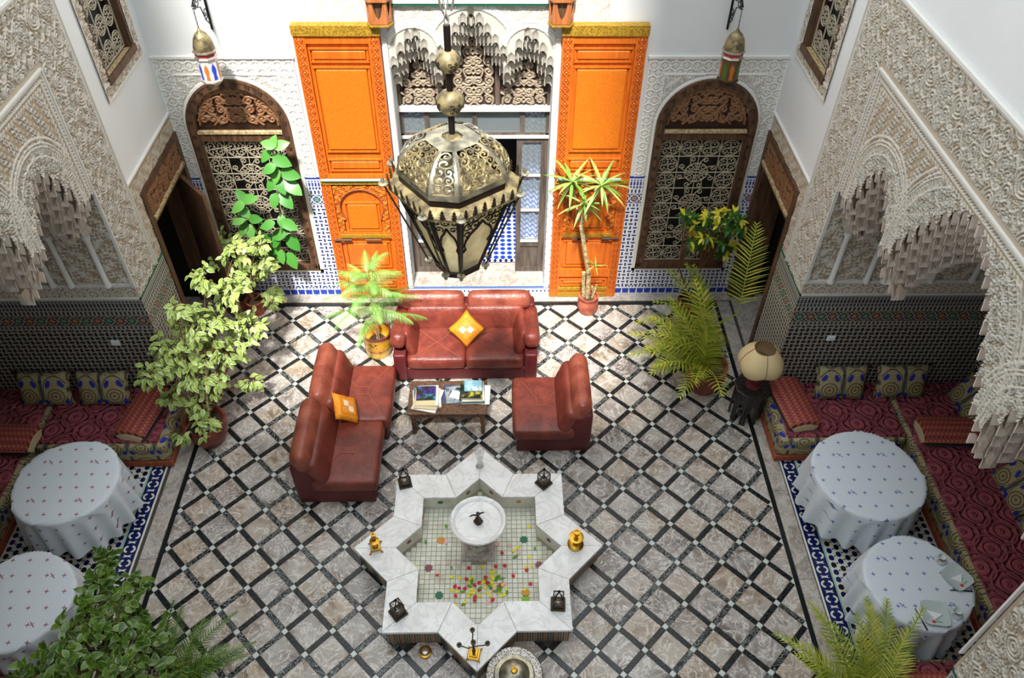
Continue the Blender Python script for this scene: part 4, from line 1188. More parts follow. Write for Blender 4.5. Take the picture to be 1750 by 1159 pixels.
# --- coffee table
ct = empty('coffee_table', (-.345, 6.575, 0), 0, 'low dark carved wooden coffee table covered with piles of magazines', 'table')
mb = MB(); mb.rbox((0, 0, .42), (.49, .275, .018), .008); mb.build('tabletop', 'dark_wood', ct)
mb = MB()
for sy in (-1, 1):
    pts = [(-.44, .40)] + [(x, .40-.05-.02*abs(sin(x*26))) for x in np.linspace(-.44, .44, 33)] + [(.44, .40)]
    mb.prism(pts, -.01, .01, M=T(0, sy*.24, 0) @ RX(pi/2))
for sx in (-1, 1): mb.box(sx*.44-.01, sx*.44+.01, -.24, .24, .33, .405)
mb.build('scalloped_apron', 'dark_wood', ct)
for sx in (-1, 1):
    for sy in (-1, 1):
        mb = MB(); mb.lathe([(.022, 0), (.028, .04), (.018, .06), (.03, .11), (.02, .15), (.032, .2), (.022, .24), (.034, .28), (.03, .41)], 10, (sx*.43, sy*.225, 0)); mb.build('leg', 'dark_wood', ct, smooth=True)
# magazines, each its own thing
bookcols = [(222, 214, 186), (240, 240, 236), (90, 110, 120), (206, 190, 150), (52, 62, 70), (214, 220, 214), (150, 160, 120), (30, 90, 110), (232, 226, 204), (60, 70, 100)]
def cover_mat(nm, a, b, c, sc=9):
    mat(nm, rough=.25, coat=.3, fn=lambda t: (t.P(True), t.mix(t.noise(t.pv, sc, 4, .6, 1).ss(.4, .55), t.mix(t.noise(t.pv, sc*.6, 2).ss(.45, .6), S(*a), S(*b)), S(*c)))[1])
cover_mat('cover_purple', (60, 40, 130), (40, 140, 150), (20, 24, 30)); cover_mat('cover_sky', (150, 190, 205), (225, 240, 242), (120, 170, 190), 4)
cover_mat('cover_dark', (26, 40, 50), (70, 90, 110), (150, 160, 165), 6); cover_mat('cover_green', (40, 60, 50), (180, 170, 60), (20, 28, 24), 7)
for i, cc in enumerate(bookcols): mat('cover_%d' % i, S(*cc), rough=.4)
mat('pages', rough=.8, fn=lambda t: (lambda p: t.mix((p[2]*900).sn().gt(0), S(226, 220, 200), S(190, 184, 164)))(t.P()))
def book(x, y, z, w, d, h, rz, cm, label, name='magazine', group=None):
    o = empty(name, (x, y, z), radians(rz), label, name if name == 'book' else 'magazine', group)
    mb = MB(); mb.box(-w/2+.003, w/2-.004, -d/2+.003, d/2-.003, .0015, h-.0015); mb.build('pages', 'pages', o)
    mb = MB(); mb.box(-w/2, w/2, -d/2, d/2, h-.0018, h); mb.box(-w/2, w/2, -d/2, d/2, 0, .0018); mb.box(-w/2, -w/2+.002, -d/2, d/2, 0, h); mb.build('cover', cm, o)
    return z+h
zt = .4395
z = zt
st1 = [(.35, .30, .014, 4, 'cover_8', 'wide cream magazine at the bottom of the left pile'), (.31, .38, .012, -14, 'cover_1', 'white magazine sticking out askew near the base of the left pile'), (.30, .33, .016, 6, 'cover_2', 'grey magazine third from the bottom of the left pile'), (.29, .35, .012, -6, 'cover_3', 'tan magazine in the middle of the left pile'),
       (.27, .33, .014, 3, 'cover_5', 'pale grey magazine under the tan top folder of the left pile'), (.25, .30, .01, -2, 'cover_3', 'tan folder lying under the purple magazine'), (.24, .23, .008, 2, 'cover_purple', 'glossy purple and teal magazine on top of the left pile')]
for i, (w_, d_, h_, a, cm, lb) in enumerate(st1): z = book(-.605+.012*sin(i*2), 6.53+.012*cos(i*3)+(.03 if i == 6 else 0), z, w_, d_, h_, a, cm, lb, group='left pile of magazines')
z = zt
for i, (w_, d_, h_, a, cm, lb) in enumerate([(.24, .30, .012, -4, 'cover_9', 'dark blue magazine at the bottom between the two piles'), (.22, .27, .01, 8, 'cover_dark', 'dark magazine with a pale picture lying between the two piles'), (.13, .12, .004, -20, 'cover_1', 'small white leaflet on the dark middle magazine')]):
    z = book(-.29+.02*i, 6.61-.01*i, z, w_, d_, h_, a, cm, lb, group='middle magazines')
z = zt
st3 = [(.36, .31, .012, -3, 'cover_1', 'white magazine at the bottom of the right pile, jutting out to the right'), (.29, .30, .022, 2, 'cover_7', 'teal book low in the right pile'), (.29, .29, .018, -3, 'cover_4', 'charcoal book in the right pile above the teal one'), (.28, .29, .02, 3, 'cover_8', 'cream book in the middle of the right pile'), (.27, .28, .018, 0, 'cover_5', 'pale book just under the green one'),
       (.27, .28, .02, -1, 'cover_green', 'dark green and gold book near the top of the right pile'), (.22, .17, .012, 1, 'cover_sky', 'sky blue book on the very top of the right pile')]
for i, (w_, d_, h_, a, cm, lb) in enumerate(st3): z = book(-.04+(.04 if i == 0 else 0)+.01*sin(i*2.3), 6.60+.008*cos(i*3)+(.05 if i == 6 else 0), z, w_, d_, h_, a, cm, lb, 'book' if i else 'magazine', group='right pile of books')

# --- star fountain
FX, FY, FH = .06, 4.55, .30
fo = empty('fountain', (FX, FY, 0), 0, 'eight-pointed star fountain of white marble with a tiled basin', 'fountain')
def star(a, k=0):
    """16 vertices of the union of two squares of half size a"""
    out = []
    for i in range(8):
        th = i*pi/4+pi/4
        out.append((a*sqrt(2)*cos(th), a*sqrt(2)*sin(th)))
        th2 = th+pi/8; r = a/cos(pi/8); out.append((r*cos(th2), r*sin(th2)))
    return out
so_, si_ = star(.955), star(.632)
for i in range(16):
    j = (i+1) % 16
    g = .0015
    P = [so_[i], so_[j], si_[j], si_[i]]; cx = sum(p[0] for p in P)/4; cy = sum(p[1] for p in P)/4
    P = [(p[0]+(cx-p[0])*.006, p[1]+(cy-p[1])*.006) for p in P]
    bev_prism(P, FH-.035, FH, .004).build('coping_slab', 'white_marble', fo)
mb = MB(); sw = star(.925)
mb.add([(p[0], p[1], 0) for p in sw]+[(p[0], p[1], FH-.034) for p in sw], [(i, (i+1) % 16, 16+(i+1) % 16, 16+i) for i in range(16)]); mb.build('outer_wall', 'fountain_mosaic', fo)
mb = MB(); si2 = star(.645)
mb.add([(p[0], p[1], .06) for p in si2]+[(p[0], p[1], FH-.03) for p in si2], [((i+1) % 16, i, 16+i, 16+(i+1) % 16) for i in range(16)]); mb.build('inner_wall', 'pool_tile', fo)
mb = MB()
for i in range(16):
    a, b = si2[i], si2[(i+1) % 16]
    for k in range(1, 8):
        pass
    if i % 2 == 0 or True:
        mx_, my_ = (a[0]+b[0])/2, (a[1]+b[1])/2; d = hypot(mx_, my_); an = atan2(b[1]-a[1], b[0]-a[0])
        m2 = MB(); m2.prism([(r*cos(t), r*sin(t)*.8) for t, r in [(2*pi*q/16, .032 if q % 2 else .024) for q in range(16)]], 0, .004, M=T(mx_*.985, my_*.985, .19) @ RZ(an) @ RX(pi/2)); 
        m2.build('star_inset', ['gold_tile', 'plum_tile', 'plum_tile', 'green_tile'][i % 4], fo)
mb = MB(); mb.prism(si2, .04, .062); mb.build('pool_bed', 'pool_grout', fo)
def in_star(x, y, a):
    q = abs(x) < a and abs(y) < a; u = (x+y)/sqrt(2); v = (x-y)/sqrt(2); return q or (abs(u) < a and abs(v) < a)
mb = MB(); st_ = .056
for i in range(-17, 18):
    for j in range(-17, 18):
        x, y = i*st_, j*st_
        if in_star(x, y, .62) and hypot(x, y) > .1: 
            q = bev_prism([(x-.0255, y-.0255), (x+.0255, y-.0255), (x+.0255, y+.0255), (x-.0255, y+.0255)], .06, .066+rnd.uniform(-.0008, .0008), .002); mb.add(q.v, q.f)
mb.build('pool_tiles', 'pool_tile', fo, kind='stuff')
for x, y, m in ((-.43, .22, 'gold_tile'), (.5, .22, 'green_tile'), (-.55, -.12, 'plum_tile'), (.66, -.10, 'plum_tile'), (.5, -.42, 'gold_tile'), (.5, -.5, 'lime_tile'), (-.42, -.44, 'green_tile')):
    m2 = MB(); m2.prism([(r*cos(t), r*sin(t)) for t, r in [(2*pi*q/16, .052 if q % 2 else .038) for q in range(16)]], .062, .070, M=T(x, y, 0)); m2.build('star_tile', m, fo)
mb = MB(); mb.rbox((0, .13, .13), (.15, .15, .03), .008); mb.rbox((0, .13, .085), (.18, .18, .03), .008); mb.build('plinth', 'border_marble', fo)
mb = MB(); mb.lathe([(.12, .15), (.125, .18), (.09, .2), (.11, .26), (.13, .34), (.10, .42), (.09, .46), (.14, .5)], 24, (0, .13, 0), radial=lambda a, j: 1+.05*cos(12*a)); mb.build('pedestal', 'border_marble', fo, smooth=True)
mb = MB(); mb.lathe([(.10, .48), (.20, .50), (.27, .55), (.295, .60), (.305, .615), (.295, .63), (.27, .625), (.255, .612), (.245, .60), (.12, .588), (0, .585)], 40, (0, .13, 0)); mb.build('basin', 'white_marble', fo, smooth=True)
nz = empty('spout', (0, .13, .58)); nz.parent = fo
mb = MB(); mb.lathe([(.045, 0), (.05, .02), (.03, .06), (.02, .07), (.028, .085), (.012, .11), (.012, .16), (.02, .17), (0, .18)], 12, radial=lambda a, j: 1+.08*cos(8*a)); mb.build('spout_body', 'bronze', nz, smooth=True)
mb = MB()
for k in range(3):
    a = k*2*pi/3-pi/2+.3; mb.tube([(0, 0, .13), (.05*cos(a), .05*sin(a), .12), (.09*cos(a), .09*sin(a), .08)], [.012, .009, .007], 6)
mb.build('spout_arms', 'bronze', nz, smooth=True)
# petals lying in the basin
def petal_mesh(nm, kind):
    m = MB()
    if kind == 'leaf': P = [(-.03, 0, 0), (-.012, -.012, .004), (.014, -.011, .004), (.03, 0, 0), (.014, .011, .004), (-.012, .012, .004)]
    elif kind == 'round': P = [(.02*cos(a)*(1+.1*cos(2*a)), .019*sin(a), .004+.003*cos(2*a)) for a in np.linspace(0, 2*pi, 9)[:-1]]
    else: P = [(.022*cos(a)*(1 if i % 2 else .7), .022*sin(a)*(1 if i % 2 else .7), .003*(i % 2)) for i, a in enumerate(np.linspace(0, 2*pi, 11)[:-1])]
    n = len(P); m.add([tuple(p) for p in P]+[(0, 0, .0005)], [(i, (i+1) % n, n) for i in range(n)]); return m.mesh('petal', nm)
PM = {'red': petal_mesh('petal_red', 'round'), 'yellow': petal_mesh('petal_yellow', 'flower'), 'green': petal_mesh('petal_green', 'leaf'), 'pink': petal_mesh('petal_pink', 'round')}
rp = random.Random(21); npet = 0; placed = []
spots = [(-.58, .37, 'yellow'), (-.38, .40, 'green'), (-.6, .2, 'green'), (.56, .38, 'yellow'), (.74, .37, 'red'), (.72, .3, 'green'), (.7, .25, 'yellow'), (.43, .12, 'yellow'), (.38, .08, 'yellow'), (.62, .10, 'green'), (.55, .0, 'yellow'), (.4, .0, 'green'), (-.7, -.1, 'yellow'), (-.3, -.12, 'green'), (.72, -.1, 'yellow'), (.66, -.16, 'yellow'), (.74, -.14, 'green'), (.2, .62, 'red')]
for _ in range(104):
    if rp.random() < .62: x, y = rp.gauss(.06, .17), rp.gauss(-.37, .10)
    else: x, y = rp.gauss(.18, .3), rp.gauss(-.14, .22)
    spots.append((x, y, rp.choice(['yellow', 'yellow', 'yellow', 'red', 'green', 'pink', 'yellow', 'green', 'red'])))
for x, y, k in spots:
    if not in_star(x, y, .58) or (hypot(x, y-.13) < .2) or (abs(x) < .19 and abs(y-.13) < .19): continue
    lv = .0725+.006*sum(1 for q in placed if hypot(q[0]-x, q[1]-y) < .035); placed.append((x, y))
    p = inst('flower_petal' if k != 'green' else 'leaf_petal', PM[k], M=T(FX+x, FY+y, lv) @ RZ(rp.uniform(0, 6.28)) @ RX(rp.uniform(-.15, .15)) @ SC(rp.uniform(.9, 1.25)))
    tag(p, {'red': 'red rose petal scattered on the pale tiles of the fountain basin', 'yellow': 'yellow flower head scattered on the pale tiles of the fountain basin', 'green': 'small green leaf scattered on the pale tiles of the fountain basin', 'pink': 'pale pink petal scattered on the tiles of the fountain basin'}[k], 'petal' if k != 'green' else 'leaf', k+' petals in the fountain')

# metal lanterns on the coping
def small_lantern(x, y, rz, label, open_=0, z=FH):
    o = empty('metal_lantern', (x, y, z), radians(rz), label, 'lantern', 'small lanterns on the fountain rim')
    mb = MB(); mb.rbox((0, 0, .015), (.075, .075, .015), .006); mb.rbox((0, 0, .045), (.06, .06, .018), .006); mb.build('base', 'bronze', o)
    mb = MB()
    q = [(.05*sqrt(1)*cx, .05*cy) for cx, cy in ((-1, -1), (1, -1), (1, 1), (-1, 1))]
    for i in range(4):
        a, b = q[i], q[(i+1) % 4]
        mb.tube([(a[0], a[1], .06), (a[0], a[1], .19), (0, 0, .27)], .006, 4); mb.tube([(a[0], a[1], .19), (b[0], b[1], .19)], .006, 4)
        m_ = ((a[0]+b[0])/2, (a[1]+b[1])/2); mb.tube([(a[0], a[1], .07), (m_[0], m_[1], .17), (b[0], b[1], .07)], .003, 4); mb.tube([(a[0], a[1], .19), (m_[0]*.55, m_[1]*.55, .22), (b[0], b[1], .19)], .003, 4)
    mb.build('frame', 'dark_metal', o)
    mb = MB()
    for i in range(4):
        a, b = q[i], q[(i+1) % 4]; s = .9
        mb.add([(a[0]*s, a[1]*s, .065), (b[0]*s, b[1]*s, .065), (b[0]*s, b[1]*s, .188), (a[0]*s, a[1]*s, .188)], [(0, 1, 2, 3)])
    mb.build('glass', 'pane_glass', o)
    mb = MB(); mb.lathe([(.02, .063), (.02, .075), (0, .075)], 10); mb.build('candle_cup', 'tin', o)
    mb = MB(); mb.lathe([(.012, .265), (.016, .28), (.006, .295), (0, .31)], 8); mb.build('finial', 'dark_metal', o, smooth=True)
small_lantern(-.80, 5.38, 15, 'small dark metal lantern on the back left corner of the fountain rim')
small_lantern(.80, 5.36, 42, 'small dark metal lantern on the back right corner of the fountain rim')
small_lantern(-.745, 3.80, 38, 'small dark metal lantern on the front left corner of the fountain rim')
small_lantern(.88, 3.87, -4, 'small dark metal lantern on the front right corner of the fountain rim')
# candlesticks
cs = empty('brass_candlestick', (-1.05, 4.545, FH), radians(12), 'brass candlestick on three curled feet, left point of the fountain', 'candlestick')
mb = MB(); mb.rbox((0, 0, .04), (.05, .05, .012), .006); mb.lathe([(.035, .05), (.02, .07), (.018, .12), (.05, .135), (.052, .15), (.02, .16), (.016, .2), (.024, .22), (.012, .25)], 16); mb.build('stem', 'brass', cs, smooth=True)
mb = MB(); mb.lathe([(.02, .245), (.026, .26), (.026, .28), (.014, .28), (.012, .262), (0, .262)], 14); mb.build('candle_cup', 'brass', cs, smooth=True)
for k in range(4):
    a = k*pi/2+pi/4; mb = MB(); mb.tube([(.05*cos(a), .05*sin(a), .04), (.075*cos(a), .075*sin(a), .03), (.085*cos(a), .085*sin(a), .008), (.10*cos(a), .10*sin(a), .012)], [.012, .01, .009, .01], 6); mb.build('foot', 'brass', cs, smooth=True)
cs = empty('brass_candlestick', (1.11, 4.56, FH), 0, 'round-based brass candlestick with a wide drip dish, right point of the fountain', 'candlestick')
mb = MB(); mb.lathe([(.085, 0), (.088, .02), (.07, .035), (.03, .045), (.02, .08), (.032, .10), (.02, .12), (.075, .15), (.08, .16), (.06, .165), (.02, .165), (.016, .19), (.03, .22), (.02, .24)], 24); mb.build('stem', 'brass', cs, smooth=True)
mb = MB(); mb.lathe([(.02, .235), (.034, .25), (.036, .262), (.022, .262), (.018, .25), (0, .25)], 18); mb.build('candle_cup', 'brass', cs, smooth=True)
cs = empty('brass_candelabrum', (.03, 3.36, FH), radians(-10), 'brass candelabrum with three dark arms at the front point of the fountain', 'candelabrum')
mb = MB(); mb.rbox((0, 0, .02), (.06, .06, .014), .006); mb.rbox((0, 0, .04), (.04, .04, .01), .005)
for sx in (-1, 1):
    for sy in (-1, 1): mb.tube([(sx*.05, sy*.05, .02), (sx*.07, sy*.07, .012)], [.012, .006], 6)
mb.build('base', 'brass', cs, smooth=True)
mb = MB(); mb.tube([(0, 0, .05), (0, 0, .10), (0, 0, .16), (0, 0, .26)], [.014, .02, .012, .014], 8); mb.build('stem', 'bronze', cs, smooth=True)
for a in (10, 105, 195):
    ar = empty('arm', (0, 0, .19), radians(a)); ar.parent = cs
    mb = MB(); mb.tube([(0, 0, 0), (.05, .01, -.01), (.10, 0, .02), (.13, 0, .04)], .006, 6); mb.build('rod', 'bronze', ar, smooth=True)
    mb = MB(); mb.lathe([(.008, .03), (.024, .05), (.026, .07), (.012, .07), (0, .06)], 10, (.135, 0, 0)); mb.build('candle_cup', 'bronze', ar, smooth=True)
mb = MB(); mb.lathe([(.01, .25), (.026, .27), (.026, .29), (.012, .29), (0, .28)], 10); mb.build('candle_cup', 'bronze', cs, smooth=True)
gv = empty('glass_vase', (.06, 5.62, FH), 0, 'clear glass vase on the back point of the fountain', 'vase')
mb = MB(); mb.lathe([(.05, 0), (.04, .02), (.035, .1), (.05, .22), (.06, .26), (.056, .26), (.046, .22), (.03, .1), (.034, .025), (0, .02)], 20); mb.build('vase_body', 'clear_glass', gv, smooth=True)
tr = empty('silver_tray_pot', (.42, 3.19, 0), 0, 'round embossed silver brazier dish with domed lid in front of the fountain', 'brazier')
mb = MB(); mb.lathe([(.13, 0), (.16, .05), (.22, .16), (.265, .22), (.28, .23), (.27, .245), (.20, .235), (.19, .22)], 40); mb.build('dish', 'silver_tray', tr, smooth=True)
mb = MB(); mb.lathe([(.20, .235), (.19, .25), (.15, .255), (.14, .27), (.12, .30), (.07, .325), (.035, .33)], 36); mb.build('lid', 'old_brass', tr, smooth=True)
mb = MB(); mb.lathe([(.035, .328), (.03, .35), (.012, .355), (.012, .345), (0, .345)], 14); mb.build('knob', 'brass', tr, smooth=True)
dr = empty('floor_spotlight', (-.475, 3.52, 0), 0, 'small round metal light set on the floor before the fountain front left', 'light')
mb = MB(); mb.lathe([(.065, 0), (.065, .03), (.05, .035), (.045, .02), (0, .02)], 20); mb.build('ring', 'brass', dr, smooth=True)
mb = MB(); mb.lathe([(.045, .021), (.03, .038), (0, .042)], 16); mb.build('lens', 'tin', dr, smooth=True)

# --- banquettes in the alcoves
def banquette(sgn, x0, x1, y0, y1, label, quilt_over):
    """box seat between x0..x1 (distance from the axis) and y0..y1"""
    cx, cy = sgn*(x0+x1)/2, (y0+y1)/2; hx_, hy_ = (x1-x0)/2, (y1-y0)/2
    o = empty('banquette', (cx, cy, 0), 0, label, 'banquette', 'low banquettes of the %s alcove' % ('left' if sgn < 0 else 'right'))
    mb = MB(); mb.rbox((0, 0, .06), (hx_, hy_, .05), .012); mb.build('wooden_base', 'red_wood', o)
    mb = MB(); mb.rbox((0, 0, .245), (hx_-.012, hy_-.012, .145), .05, puff=.012, nm=5); mb.build('mattress', 'brocade', o, smooth=True)
    a, b, c, d = quilt_over   # inset from -x,+x,-y,+y
    mb = MB(); q0, q1 = -hx_+a, hx_-b; r0_, r1_ = -hy_+c, hy_-d
    mb.rbox(((q0+q1)/2, (r0_+r1_)/2, .385), ((q1-q0)/2, (r1_-r0_)/2, .028), .02, nm=5, noise=.001); mb.build('quilt', 'red_quilt', o, smooth=True)
    mb = MB()
    for k in (.055, .105):
        mb.tube([(q0+.02, r0_+k, .411), (q1-.02, r0_+k, .411)], .009, 6)
    mb.build('quilt_fold', 'red_quilt', o, smooth=True)
    return o
for sgn, nm in ((-1, 'left'), (1, 'right')):
    s = sgn
    q = (.10, .02, .06, 0) if s > 0 else (.02, .10, .06, 0)
    banquette(s, 3.665, 5.22, 5.86, 6.79, 'banquette with red quilt and patterned side along the far wall of the %s alcove' % nm, q)
    banquette(s, 5.225, 6.29, 3.25, 6.79, 'long dark red quilted banquette along the outer wall of the %s alcove' % nm, (.06, 0, 0, 0) if s > 0 else (0, .06, 0, 0))
    banquette(s, 3.70, 6.29, 2.50, 3.24, 'red quilted banquette at the near end of the %s alcove' % nm, (.08, 0, 0, .05) if s > 0 else (0, .08, 0, .05))
PB = pillow(.66, .46, .17, sd=4).mesh('brocade_cushion', 'brocade', smooth='all')
def bcush(x, y, z, M, label, g):
    o = empty('brocade_cushion', (x, y, z), 0, label, 'cushion', g); o.matrix_basis = T(x, y, z) @ M
    inst('cushion_cover', PB, o)
    mb = MB(); mb.box(-.02, .02, -.15, .15, .077, .082); mb.build('teal_band', 'brocade_teal', o)
    for sx in (-1, 1):
        m = MB(); m.tube([(sx*.34, .23, 0), (sx*.37, .25, -.01)], [.018, .008], 6); m.build('tassel', 'maroon_cloth', o)
    return o
L1 = RX(radians(66))
bcush(4.56, 6.62, .60, L1, 'beige and blue brocade cushion against the far wall, right alcove, next to the red bolster', 'brocade cushions right')
bcush(5.33, 6.63, .60, L1, 'brocade cushion second from the red bolster on the far wall, right alcove', 'brocade cushions right')
for y, lb in ((6.30, 'brocade cushion in the dark back corner of the right alcove'), (5.05, 'brocade cushion on the right outer banquette beside the empty round table'), (4.42, 'brocade cushion nearest the camera on the outer banquette of the right alcove')):
    bcush(6.08, y, .60, RZ(radians(-90)) @ RX(radians(62)), lb, 'brocade cushions right')
bcush(-5.28, 6.62, .60, L1, 'brocade cushion deepest in shade on the far wall of the left alcove', 'brocade cushions left')
bcush(-4.57, 6.62, .60, L1, 'beige and blue brocade cushion beside the red bolster in the left alcove', 'brocade cushions left')
def bolster(x, y, z, rz, label):
    o = empty('bolster', (x, y, z), radians(rz), label, 'bolster', 'arched bolsters')
    def arcp(r0, r1, a0, a1, n, y0, y1, m):
        P = []
        for k in range(n+1):
            a = a0+(a1-a0)*k/n; P.append((r1*sin(a), r1*cos(a)))
        for k in range(n+1):
            a = a1+(a0-a1)*k/n; P.append((r0*sin(a), r0*cos(a)))
        nn = len(P); vs = [(p[0], y0, p[1]) for p in P]+[(p[0], y1, p[1]) for p in P]
        fs = [(i, nn+i, nn+(i+1) % nn, (i+1) % nn) for i in range(nn)]
        for k in range(n): fs += [(k, k+1, nn-2-k, nn-1-k), (nn+k, 2*nn-1-k, 2*nn-2-k, nn+k+1)]
        m.add(vs, fs)
    mb = MB(); arcp(.30, .36, -.62, .62, 10, -.37, .37, mb); 
    for v in range(len(mb.v)): mb.v[v] = (mb.v[v][0], mb.v[v][1], mb.v[v][2]-.22)
    mb.build('bolster_cover', 'bolster_cloth', o, smooth=True)
    mb = MB(); arcp(.2, .302, -.58, .58, 8, -.38, .38, mb)
    for v in range(len(mb.v)): mb.v[v] = (mb.v[v][0], mb.v[v][1], mb.v[v][2]-.22)
    mb.build('bolster_lining', 'cover_3', o, smooth=True)
    mb = MB(); mb.rbox((0, 0, -.01), (.19, .36, .012), .01); mb.build('bolster_flap', 'brocade_teal', o)
bolster(3.93, 6.38, .44, 8, 'red dotted arched bolster at the outer end of the right alcove seat')
bolster(5.72, 5.93, .44, 88, 'red dotted arched bolster in shade lying across the corner of the right alcove')
bolster(-4.02, 6.32, .44, -10, 'red dotted arched bolster at the end of the left alcove seat below the variegated plant')
bolster(-5.55, 5.93, .44, -92, 'dotted arched bolster cut by the left edge of the photo')
bolster(4.10, 2.85, .44, 88, 'red dotted bolster on the near banquette behind the palm at bottom right')

# --- round tables with hanging cloths
def round_table(x, y, R, label, cm, sd, side_label, skirt=.54, topsq=True):
    t = empty('round_table', (x, y, 0), 0, 'round table under the '+label.split(' on the ')[0], 'table', 'round alcove tables')
    mb = MB(); mb.lathe([(R-.01, 0), (R, .01), (R-.01, .02), (0, .02)], 32, (0, 0, .725)); mb.build('tabletop', 'dark_wood', t)
    mb = MB(); mb.lathe([(.22, 0), (.2, .03), (.05, .06), (.045, .7), (.12, .72)], 16); mb.build('pedestal', 'dark_wood', t)
    c = empty('tablecloth', (x, y, .75), 0, label, 'tablecloth', 'white embroidered tablecloths')
    rg = random.Random(sd); n = 192; nf = rg.choice([17, 19, 21]); ph = [rg.uniform(0, 6.28) for _ in range(4)]
    rings = [(R*.0, 0)]+[(R*k/5, 0) for k in range(1, 5)]+[(R-.015, 0.001), (R+.004, -.006), (R+.012, -.03)]
    vs = [(0, 0, .0015)]; fs = []; nr = 0
    prof = [(R*k/6, 0) for k in range(1, 6)]+[(R-.012, 0), (R+.004, -.006), (R+.014, -.03)]+[(None, -.03-skirt*q) for q in (.1, .22, .38, .55, .72, .87, 1.0)]
    for j, (r, z) in enumerate(prof):
        for i in range(n):
            a = 2*pi*i/n
            wave = cos(nf*a+ph[0]+.8*sin(3*a+ph[1]))
            if r is None:
                q = (-.03-z)/skirt; rr_ = R+.014+.035*q**.8+.045*q**.7*wave+.02*q*cos(5*a+ph[2]); zz = z*(1+.0*wave)-.02*q*cos(4*a+ph[3])
            else: rr_ = r; zz = z+.0015
            vs.append((rr_*cos(a), rr_*sin(a), zz))
        for i in range(n):
            k = (i+1) % n
            if j == 0: fs.append((0, 1+i, 1+k))
            else: fs.append((1+(j-1)*n+i, 1+j*n+i, 1+j*n+k, 1+(j-1)*n+k))
    m = MB(); m.add(vs, fs); m.build('cloth_skirt', cm, c, smooth='all')
    # square overcloth lying on top, corners drooping over the edge
    N_ = 36; hw = R*.93; vs = []; fs = []; an = radians({1: 20, 2: 34, 3: 12, 4: 50}[sd])
    for j in range(N_+1):
        for i in range(N_+1):
            u, v = -hw+2*hw*i/N_, -hw+2*hw*j/N_; r = hypot(u, v)
            if r > R+.01:
                ov = r-(R+.01); k = (R+.022+.0*ov)/r; u2, v2, z = u*k*(1+.02*ov), v*k*(1+.02*ov), .006-ov*.95
            else: u2, v2, z = u, v, .0045+.0015*sin(u*17+v*5)*sin(v*13)
            if r > R-.02 and r <= R+.01: z -= .004*(r-R+.02)/.03
            if r > R+.01:
                k2 = (R+.022+.055*min(1, ov*2.0))/r; u2, v2 = u*k2, v*k2
            vs.append((u2*cos(an)-v2*sin(an), u2*sin(an)+v2*cos(an), z))
    for j in range(N_):
        for i in range(N_): a = j*(N_+1)+i; fs.append((a, a+1, a+N_+2, a+N_+1))
    m = MB(); m.add(vs, fs); m.build('square_overcloth', cm, c, smooth='all')
    return c
round_table(4.37, 5.14, .585, 'white cloth with small blue sprigs on the empty round table of the right alcove', 'cloth_blue', 1, '')
round_table(4.43, 3.84, .50, 'white cloth with blue flowers on the round table laid with plates', 'cloth_blue', 2, '')
round_table(-4.42, 5.14, .54, 'white cloth with dark red crosses on the upper table of the left alcove', 'cloth_red', 3, '')
round_table(-4.37, 3.76, .51, 'white cloth with red crosses on the lower left table beside the leafy shrub', 'cloth_red', 4, '')
# table setting
def at(px, py, z):
    c_ = Vector(((px-875)/F_PX, (py-579.5)/F_PX, 1.0)); d_ = rr*c_.x + dd*c_.y + fw*c_.z
    t_ = (z-8.0)/d_.z; return Vector((.285, 0, 8))+d_*t_
TT = .757
def flat(px, py, z=TT): p = at(px, py, z); return p.x, p.y
for (px, py), lb, an in (((1634, 988), 'white square plate with a red flower, farther of the two on the laid table', 30), ((1597, 1050), 'white square plate with a red flower, nearer of the two on the laid table', -8)):
    x, y = flat(px, py); o = empty('dinner_plate', (x, y, TT), radians(an), lb, 'plate', 'plates on the laid table')
    def sq(r): return [(r*cos(a)*(1/(abs(cos(a))**5+abs(sin(a))**5)**.2), r*sin(a)*(1/(abs(cos(a))**5+abs(sin(a))**5)**.2)) for a in np.linspace(0, 2*pi, 33)[:-1]]
    m = MB(); vs = []; pr_ = [(.055, 0), (.075, .002), (.12, .024), (.128, .028), (.12, .027), (.07, .008), (.0, .007)]
    for r, z in pr_: vs += [(a, b, z) for a, b in sq(max(r, .001))]
    m.add(vs, [(j*32+i, j*32+(i+1) % 32, (j+1)*32+(i+1) % 32, (j+1)*32+i) for j in range(len(pr_)-1) for i in range(32)]); m.build('plate_body', 'plate_glaze', o, smooth=True)
    m = MB(); m.prism([(.018*cos(a)*(1+.25*cos(5*a)), .018*sin(a)*(1+.25*cos(5*a))) for a in np.linspace(0, 2*pi, 21)[:-1]], 0, .001, M=T(-.03, -.085, .0145) @ RX(radians(-18))); m.build('painted_flower', 'petal_red', o)
    m = MB(); m.tube([(-.01, -.085, .0155), (.02, -.08, .0145), (.05, -.085, .016)], .0025, 4); m.build('painted_stem', 'green_tile', o)
    nk = empty('napkin', (x, y+.005, TT+.010), radians(an+35), 'folded white triangular napkin on the %s plate' % ('farther' if py < 1000 else 'nearer'), 'napkin', 'napkins')
    m = MB(); m.prism([(-.05, -.05), (.06, -.05), (-.05, .06)], 0, .006); m.build('napkin_fold', 'napkin', nk); m = MB(); m.prism([(-.045, -.045), (.045, -.045), (-.045, .045)], .0065, .011); m.build('napkin_fold', 'napkin', nk)
